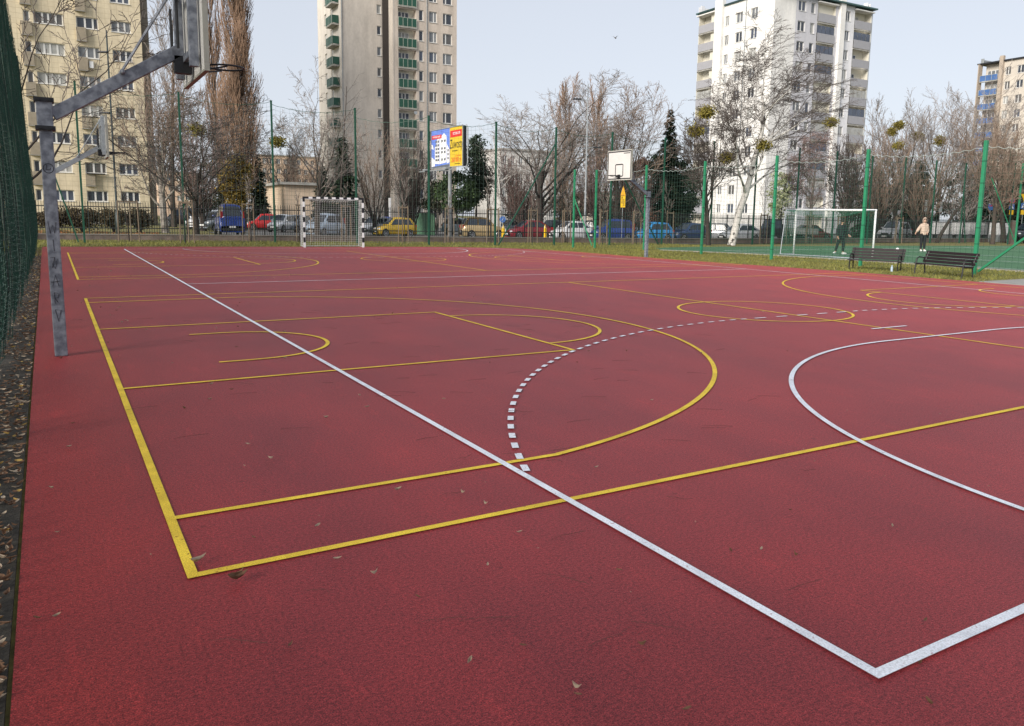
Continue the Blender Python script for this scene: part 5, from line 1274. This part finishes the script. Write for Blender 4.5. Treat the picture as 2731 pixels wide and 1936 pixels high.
for x, y in ((-.08, 6.75), (24.5, -.05)): MB().cyl((x, y, 0), (x, y, zt), .07, n=8).build('drainpipe', M_lampg, t)

# cream tower with blue balconies on the far right
rg = random.Random(15)
Pc = XY(2700, 196); t = bld(Pc, 92, 'apartment_tower', 'cream apartment tower with blue balconies at the far right')
Wr = wallmat('cream_render_far', (.56, .51, .44), (.9, .9, .9)); zt = 41.2; fl = [38.1-3.44*k for k in range(12)]
lh = []
for z in fl: lh += [(-4.75, z-.2, 1.35, 1.85), (-1.75, z-.2, 1.65, 1.85), (3.0, z-.2, 1.65, 1.85), (6.5, z-.2, 1.4, 1.85)]
m_ = MB(); facade(m_, -7.0, 12, -.6, zt, lh, 'x', 0, .25); m_.box((8.4, 1.2, zt/2), (14, 20.0, zt)); m_.build('wall', Wr, t)
for c, z, w_, h_ in lh: window(t, c, z, w_, h_, 'x', .22, rng=rg)
m_ = MB(); m_.box((-.3, 6.25, zt/2+.6), (.8, .9, zt+1.4)); m_.box((-.2, 11.75, zt/2), (1.6, .2, zt)); m_.build('pilaster', mat('tan_pilaster', (.42, .35, .28), .9), t)
M_bl = mat('blue_balcony_panel', (.06, .14, .34), .6, var=.2, scale=.4)
for z in fl:
    panel_balcony(t, -9.25, z-1.15, 4.5, 1.4, .5, M_bl, M_rl, 'x', 0, n=3)
    window(t, -9.0, z-.75, 3.2, 2.3, 'x', .05, 1.15, split=(.3, .62), rng=rg, sill=False, kind='balcony_door')
m_ = MB(); m_.box((7.5, 2.5, zt+.15), (16, 20, .3)); m_.build('roof', M_dark, t)
m_ = MB(); m_.box((.2, 11.6, zt+.8), (.12, .8, 1.3)); m_.box((3.0, 11.7, zt+.7), (6, .1, 1.1)); m_.box((1.5, 7.6, zt+.7), (.8, .8, 1.2)); m_.build('parapet', M_lampg, t)

# low buildings
q = XY(760, 100); t = bld(q, 92, 'garage', 'low cream garage building with flat roof left of the striped goal'); hg = HV(q, 760, 492)
Wt = wallmat('peach_render', (.68, .54, .40), (.9, .9, .9), True)
m_ = MB(); m_.box((4.2, 6, hg/2), (8.4, 12, hg)); m_.build('wall', Wt, t)
m_ = MB(); m_.prism([(-.5, -.6), (9.3, -.6), (9.3, 12.6), (-.5, 12.6)], hg+.002, hg+.32); m_.build('roof', M_slab, t)
m_ = MB(); m_.box((8.44, 4, 1.7), (.08, 2.2, 3.4)); m_.build('door', M_sg, t)
def block(u0, u1, D, vt, label, m, nf, nc, seed, zb=0, dep=10):
    a = XY(u0, D); t = bld(a, 92, 'apartment_block', label); H = HV(a, u0, vt); L = (XY(u1, D)-a).length*1.08; rg = random.Random(seed); hs_ = []
    fh = (H-1.2)/nf
    for i in range(nf):
        for j in range(nc): hs_.append((L*(j+.5)/nc, .9+fh*i+fh*.28, min(1.6, L/nc*.55), fh*.5))
    m_ = MB(); facade(m_, 0, L, -.6, H, hs_, 'y', 0, .25); m_.box((L/2, dep/2+.3, H/2-.05), (L-.02, dep, H-.1)); m_.build('wall', m, t)
    for c, z, w_, h_ in hs_: window(t, c, z, w_, h_, 'y', .22, rng=rg)
    m_ = MB(); m_.box((L/2, dep/2, H+.1), (L+.5, dep+.6, .25)); m_.build('roof', M_slab, t)
block(700, 850, 250, 413, 'distant orange flats behind the garage and bare trees', wallmat('orange_render', (.60, .44, .32), (.85, .85, .85)), 6, 9, 1)
block(425, 500, 240, 458, 'distant orange flats glimpsed between the plane tree and poplars', MATS['orange_render'], 4, 4, 2)
block(1335, 1490, 132, 398, 'white low flats half hidden behind the large middle tree', wallmat('white_low_render', (.62, .61, .58), (.9, .9, .9)), 4, 7, 3)
block(1620, 1760, 122, 515, 'low beige house behind the blue van and hoop pole', wallmat('beige_low_render', (.50, .45, .38), (.9, .9, .9)), 2, 5, 4)
block(2290, 2560, 150, 505, 'dark grey low building deep behind the right hand grove', wallmat('slate_low_render', (.20, .20, .21), (.85, .85, .85)), 2, 8, 5)

# ------------------------------------------------------------------ parked cars
M_tyre = mat('tyre_rubber', (.012, .012, .013), .9); M_rim = mat('alloy_rim', (.42, .43, .45), .35, metal=.7)
M_glass = mat('car_glass', (.02, .03, .045), .08, spec=.8, var=.2); M_head = mat('headlight_lens', (.62, .64, .66), .15); M_tail = mat('taillight_lens', (.42, .012, .012), .2); M_plate = mat('licence_plate', (.72, .72, .70), .5); M_trim = mat('black_trim', (.014, .014, .015), .6)
BODY = {  # stations: x, belt z, roof z (0 = no cabin), half width
 'hatch': dict(L=3.95, W=1.70, st=[(-1.97, .55, 0, .74), (-1.88, .88, 0, .81), (-1.5, .95, 0, .84), (0, .93, 0, .85), (.85, .90, 0, .84), (1.45, .80, 0, .82), (1.85, .66, 0, .76), (1.98, .5, 0, .66)], cab=[(-1.86, .92), (-1.35, 1.44), (-.2, 1.50), (.35, 1.46), (1.05, .90)], wx=(-1.22, 1.24), wr=.31),
 'sedan': dict(L=4.5, W=1.78, st=[(-2.25, .6, 0, .76), (-2.15, .93, 0, .83), (-1.6, .97, 0, .87), (0, .93, 0, .89), (1.0, .90, 0, .88), (1.7, .80, 0, .85), (2.15, .66, 0, .78), (2.26, .5, 0, .68)], cab=[(-1.95, .95), (-1.0, 1.43), (-.2, 1.47), (.35, 1.43), (1.2, .90)], wx=(-1.35, 1.4), wr=.32),
 'suv': dict(L=4.3, W=1.80, st=[(-2.13, .65, 0, .78), (-2.05, 1.0, 0, .86), (-1.6, 1.05, 0, .89), (0, 1.02, 0, .90), (1.0, 1.0, 0, .89), (1.7, .92, 0, .86), (2.05, .78, 0, .80), (2.15, .55, 0, .72)], cab=[(-2.0, 1.02), (-1.6, 1.57), (-.2, 1.63), (.35, 1.58), (1.05, 1.0)], wx=(-1.28, 1.32), wr=.35),
 'mpv': dict(L=4.2, W=1.76, st=[(-2.08, .6, 0, .78), (-2.0, .98, 0, .85), (-1.5, 1.02, 0, .87), (0, 1.0, 0, .88), (1.0, .98, 0, .87), (1.6, .86, 0, .84), (1.98, .70, 0, .77), (2.1, .5, 0, .68)], cab=[(-2.0, 1.0), (-1.72, 1.60), (-.2, 1.68), (.4, 1.60), (1.35, .95)], wx=(-1.3, 1.35), wr=.32),
 'van': dict(L=4.8, W=1.88, st=[(-2.4, .6, 0, .88), (-2.38, 1.12, 0, .92), (-1.5, 1.14, 0, .93), (0, 1.13, 0, .93), (1.2, 1.10, 0, .92), (1.85, .98, 0, .88), (2.25, .78, 0, .82), (2.4, .5, 0, .74)], cab=[(-2.38, 1.12), (-2.28, 1.86), (-.2, 1.95), (.75, 1.90), (1.65, 1.04)], wx=(-1.45, 1.6), wr=.33)}
CARC = {}
def car_meshes(kind, paint):
    if (kind, paint.name) in CARC: return CARC[(kind, paint.name)]
    B = BODY[kind]; parts = []
    def S(mb): return mb.scale(1, 1, ZS)
    m_ = MB(); n = 9; o = 0
    for (x, zb, _, w_) in B['st']:
        ls = [(.0, .22), (.86*w_, .22), (.97*w_, .32), (w_, .30+(zb-.30)*.5), (.985*w_, zb-.07), (.90*w_, zb), (.45*w_, zb+.025), (0, zb+.03)]
        ring = [(x, y, z) for y, z in ls]+[(x, -y, z) for y, z in ls[-2:0:-1]]
        k = len(ring); m_.v += ring
    ns_ = len(B['st'])
    for i in range(ns_-1):
        for j in range(k): m_.f.append((i*k+j, i*k+(j+1) % k, (i+1)*k+(j+1) % k, (i+1)*k+j))
    m_.f.append(tuple(range(k))); m_.f.append(tuple((ns_-1)*k+j for j in reversed(range(k))))
    c = B['cab']; W2 = B['W']/2
    def cw(x, z): 
        zb = 1.0; return W2*(.90-.20*max(0, (z-.92))/.62)
    vs_ = []
    for x, z in c: vs_ += [(x, cw(x, z), z), (x, cw(x, z)*.5, z+.03), (x, -cw(x, z)*.5, z+.03), (x, -cw(x, z), z)]
    rf = []
    for i in range(len(c)-1):
        for j in range(3): rf.append((4*i+j, 4*i+j+1, 4*(i+1)+j+1, 4*(i+1)+j))
    o = len(m_.v); m_.v += vs_; m_.f += [tuple(q+o for q in f) for f in rf]
    for s in (0, 3): m_.f.append(tuple(o+4*i+s for i in range(len(c))))
    parts.append(('body', S(m_).mesh('body', paint, True), []))
    body_z = lambda i: c[i][1]
    def quadgl(a, b, ins, yo):      # glass across the car between cabin points a and b
        (x0, z0_), (x1, z1_) = c[a], c[b]; g_ = MB(); vv = []
        nx, nz = -(z1_-z0_), (x1-x0); l = math.hypot(nx, nz); nx, nz = nx/l, nz/l
        if nz < 0: nx, nz = -nx, -nz
        for f in (ins, 1-ins*.8):
            x, z = x0+(x1-x0)*f+nx*.018, z0_+(z1_-z0_)*f+nz*.018; w_ = cw(x, z)*.90
            vv += [(x, w_, z), (x+nx*.02, w_*.5, z+.03*1), (x+nx*.02, -w_*.5, z+.03), (x, -w_, z)]
        g_.add(vv, [(0, 1, 5, 4), (1, 2, 6, 5), (2, 3, 7, 6)]); return S(g_)
    parts.append(('windshield', quadgl(4, 3, .10, 0).mesh('windshield', M_glass), []))
    parts.append(('rear_window', quadgl(0, 1, .12, 0).mesh('rear_window', M_glass), []))
    xr0, xf0 = c[0][0]+.28, c[4][0]-.30; zb = max(c[0][1], c[4][1])+.03; zr = min(c[1][1], c[3][1])-.07
    for s in (1, -1):
        g_ = MB(); tr0 = c[1][0]+.12; tf0 = c[3][0]-.05; mid = (tr0+tf0)/2-.05
        for (xa, xb, ta, tb) in ((xr0+.06, mid-.05, tr0+.02, mid-.05), (mid+.05, xf0-.06, mid+.05, tf0)):
            g_.add([(xa, s*(cw(0, zb)+.012), zb), (xb, s*(cw(0, zb)+.012), zb), (tb, s*(cw(0, zr)+.012), zr), (ta, s*(cw(0, zr)+.012), zr)], [(0, 1, 2, 3)])
        parts.append(('side_window', S(g_).mesh('side_window', M_glass), []))
    for x in B['wx']:
        for s in (1, -1):
            r_ = B['wr']; w_ = MB(); y = s*(W2*.985-.08)
            w_.tube([(x, y-s*.1, r_), (x, y-s*.02, r_), (x, y+s*.085, r_), (x, y+s*.10, r_)], [r_*.98, r_, r_, r_*.93], 20)
            a_ = MB(); a_.tube([(x, y-s*.02, r_), (x, y+s*.075, r_)], [r_*1.16, r_*1.16], 20)
            ri = MB(); yy = y+s*.103
            ri.tube([(x, yy-s*.02, r_), (x, yy, r_)], [r_*.22, r_*.18], 10)
            for k in range(6):
                th = math.pi/3*k; ri.beam((x+r_*.1*math.cos(th), yy-s*.004, r_+r_*.1*math.sin(th)), (x+r_*.64*math.cos(th), yy, r_+r_*.64*math.sin(th)), .03, r_*.16, (0, 1, 0))
            ri.tube([(x+r_*.66*math.cos(2*math.pi*k/20), yy, r_+r_*.66*math.sin(2*math.pi*k/20)) for k in range(21)], r_*.07, 5)
            parts.append(('wheel', S(w_).mesh('wheel', M_tyre, False), [('rim', S(ri).mesh('rim', M_rim)), ('wheel_arch', S(a_).mesh('wheel_arch', M_trim))]))
    xf, xr = B['st'][-1][0], B['st'][0][0]; zh = B['st'][-2][1]
    for s in (1, -1):
        h_ = MB(); h_.ball((xf-.16, s*W2*.70, zh-.03), (.17, .17, .085), 10, 8); parts.append(('headlight', S(h_).mesh('headlight', M_head, True), []))
        zt_ = B['st'][1][1]; h_ = MB(); tall = .34 if kind in ('van', 'mpv') else .13
        h_.box((xr+.09, s*W2*.84, zt_-.06+(tall*.5 if kind in ('van', 'mpv') else 0)), (.14, .16, tall*1.6)); parts.append(('taillight', S(h_).mesh('taillight', M_tail), []))
    b_ = MB(); b_.box((xf-.05, 0, .38), (.16, W2*1.35, .12)); b_.box((xf+.0, 0, zh-.12), (.06, W2*.8, .10)); parts.append(('grille', S(b_).mesh('grille', M_trim), []))
    b_ = MB(); b_.box((xr+.04, 0, .40), (.16, W2*1.6, .16)); parts.append(('rear_bumper', S(b_).mesh('rear_bumper', M_trim), []))
    for x in (xf+.045, xr-.055):
        p_ = MB(); p_.box((x, 0, .56 if x < 0 else .46), (.02, .50, .11)); parts.append(('licence_plate', S(p_).mesh('licence_plate', M_plate), []))
    for s in (1, -1):
        p_ = MB(); p_.ball((c[4][0]-.32, s*(W2+.06), zb+.06), (.07, .10, .07), 8, 6); parts.append(('wing_mirror', S(p_).mesh('wing_mirror', paint, True), []))
    CARC[(kind, paint.name)] = parts; return parts
PAINT = {}
def paint(nm, c, metal=.15): return mat('car_paint_'+nm, c, .32, var=.08, scale=2, metal=metal, coat=.6, spec=.5)
def heading(a): d = -rt*math.cos(R(a))-fw*math.sin(R(a)); return math.atan2(d.y, d.x)
def car(name, label, kind, pt, u, D, a, scale=1.0):
    q = XY(u, D); t = thing(name, label, 'van' if name == 'parked_van' else 'car', P3(q, .02), heading(a), 'cars parked beyond the fence')
    for nm, me, sub in car_meshes(kind, pt):
        o = mesh_obj(nm, me, t)
        for n2, m2 in sub: mesh_obj(n2, m2, o)
    if scale != 1: t.scale = (scale,)*3
    return t
p_black, p_white, p_silver, p_grey = paint('black', (.012, .013, .018)), paint('white', (.80, .81, .82)), paint('silver', (.58, .60, .62), .25), paint('grey', (.24, .27, .30), .2)
p_blue, p_red, p_dred, p_gold, p_yel, p_sky, p_navy, p_ice = paint('royal_blue', (.022, .055, .26)), paint('bright_red', (.60, .02, .022)), paint('dark_red', (.24, .018, .03)), paint('gold', (.50, .37, .19), .2), paint('yellow', (.62, .40, .03)), paint('sky_blue', (.03, .29, .65)), paint('navy', (.02, .05, .14)), paint('ice_blue', (.46, .56, .66), .2)
car('parked_car', 'black people carrier beside the pale plane trunk at the left', 'mpv', p_black, 482, 94, 18)
car('parked_car', 'white small car facing the court between black carrier and blue van', 'hatch', p_white, 540, 84, 78)
car('parked_car', 'grey car nose tucked behind the left side of the blue van', 'sedan', p_grey, 572, 80, 80)
car('parked_van', 'royal blue van seen from behind with red tail lights', 'van', p_blue, 609, 64.5, -62, 1.0)
car('parked_car', 'silver car peeking out between the blue van and the red car', 'hatch', p_silver, 668, 98, 50)
car('parked_car', 'bright red hatchback right of the blue van', 'hatch', p_red, 703, 93, 24)
car('parked_car', 'silver car with blue tinted windscreen right of the bright red hatchback', 'hatch', p_silver, 754, 86, 76)
car('parked_car', 'grey car just left of the striped goal post', 'hatch', p_grey, 790, 88, 74)
car('parked_car', 'ice blue car seen through the striped goal net', 'mpv', p_ice, 866, 73, 70)
car('parked_car', 'silver hatchback right of the striped goal', 'hatch', p_silver, 1000, 84, 66)
car('parked_car', 'blue car half hidden behind the silver hatchback and yellow car', 'sedan', p_blue, 1030, 95, 60)
car('parked_car', 'yellow small hatchback with dark windows', 'hatch', p_yel, 1054, 78, 30)
car('parked_car', 'ice blue car behind the gold car', 'hatch', p_ice, 1226, 92, 165)
car('parked_car', 'gold crossover with red tail light beside the billboard pole', 'suv', p_gold, 1288, 76, 198)
car('parked_car', 'dark grey car behind the left pencil bollard', 'sedan', p_grey, 1366, 90, 40)
car('parked_car', 'dark red car between the two pencil bollards', 'sedan', p_dred, 1410, 76, 28)
car('parked_car', 'black car between the dark red and white cars', 'hatch', p_black, 1474, 88, 50)
car('parked_car', 'white saloon behind the left green corner post', 'sedan', p_white, 1524, 77, 26)
car('parked_car', 'silver car behind the white saloon', 'hatch', p_silver, 1578, 88, 160)
car('parked_van', 'royal blue van seen from the side left of the hoop pole', 'mpv', p_blue, 1632, 76, 24)
car('parked_car', 'teal blue car behind the yellow pencil sign pole', 'hatch', p_ice, 1680, 92, 30)
car('parked_car', 'sky blue hatchback right of the hoop pole', 'hatch', p_sky, 1742, 77, 22)
car('parked_car', 'white car roof behind the sky blue hatchback', 'sedan', p_white, 1762, 94, 20)
car('parked_car', 'navy saloon beside the crooked tree', 'sedan', p_navy, 1840, 79, 32)
car('parked_car', 'silver hatchback between the crooked tree and the birch', 'hatch', p_silver, 1927, 82, 155)
car('parked_car', 'silver saloon behind the birch trunk', 'sedan', p_silver, 1975, 80, 26)
car('parked_car', 'dark red car behind the pickup bed', 'sedan', p_dred, 2165, 88, 190)
car('parked_car', 'black car left of the silver crossover on the right', 'hatch', p_black, 2362, 98, 30)
car('parked_car', 'silver crossover with dark grille right of the football goal', 'suv', p_silver, 2388, 80, 42)
car('parked_car', 'dark car at the right edge beyond the brick pillar', 'suv', p_black, 2745, 84, 20)
# flatbed pickup
q = XY(2105, 80); t = thing('flatbed_truck', 'flatbed truck with pale drop side bed behind the football goal', 'truck', P3(q, .02), heading(12))
m_ = MB(); m_.box((0, 0, .62), (5.2, .8, .2)); m_.box((1.9, 0, .95), (1.5, 1.8, .9)); m_.build('chassis', p_black, t)
m_ = MB(); m_.add([(1.15, -.9, 1.4), (2.65, -.9, 1.4), (2.2, -.8, 2.35), (1.2, -.8, 2.4), (1.15, .9, 1.4), (2.65, .9, 1.4), (2.2, .8, 2.35), (1.2, .8, 2.4)], [(0, 1, 2, 3), (7, 6, 5, 4), (0, 4, 5, 1), (1, 5, 6, 2), (2, 6, 7, 3), (3, 7, 4, 0)]); o = m_.build('cab', p_black, t)
m_ = MB(); m_.add([(1.35, .93, 1.5), (2.45, .93, 1.5), (2.12, .84, 2.22), (1.35, .84, 2.22)], [(0, 1, 2, 3)]); m_.add([(2.64, -.75, 1.5), (2.64, .75, 1.5), (2.25, .68, 2.28), (2.25, -.68, 2.28)], [(0, 1, 2, 3)]); m_.build('cab_window', M_glass, o)
m_ = MB(); m_.box((-.85, 0, .95), (3.7, 2.0, .08))
for s in (-1, 1): m_.box((-.85, s*.98, 1.25), (3.7, .05, .55))
m_.box((-2.68, 0, 1.25), (.05, 1.9, .55)); m_.box((.98, 0, 1.45), (.06, 1.9, .95)); m_.build('bed', paint('bed_grey', (.40, .40, .38)), t)
for x in (-1.7, 1.9):
    for s in (-1, 1):
        w_ = MB(); w_.tube([(x, s*.78, .46), (x, s*.98, .46)], [.46, .46], 18); o = w_.build('wheel', M_tyre, t); w_ = MB(); w_.tube([(x, s*.97, .46), (x, s*1.0, .46)], [.26, .24], 12); w_.build('rim', M_rim, o)
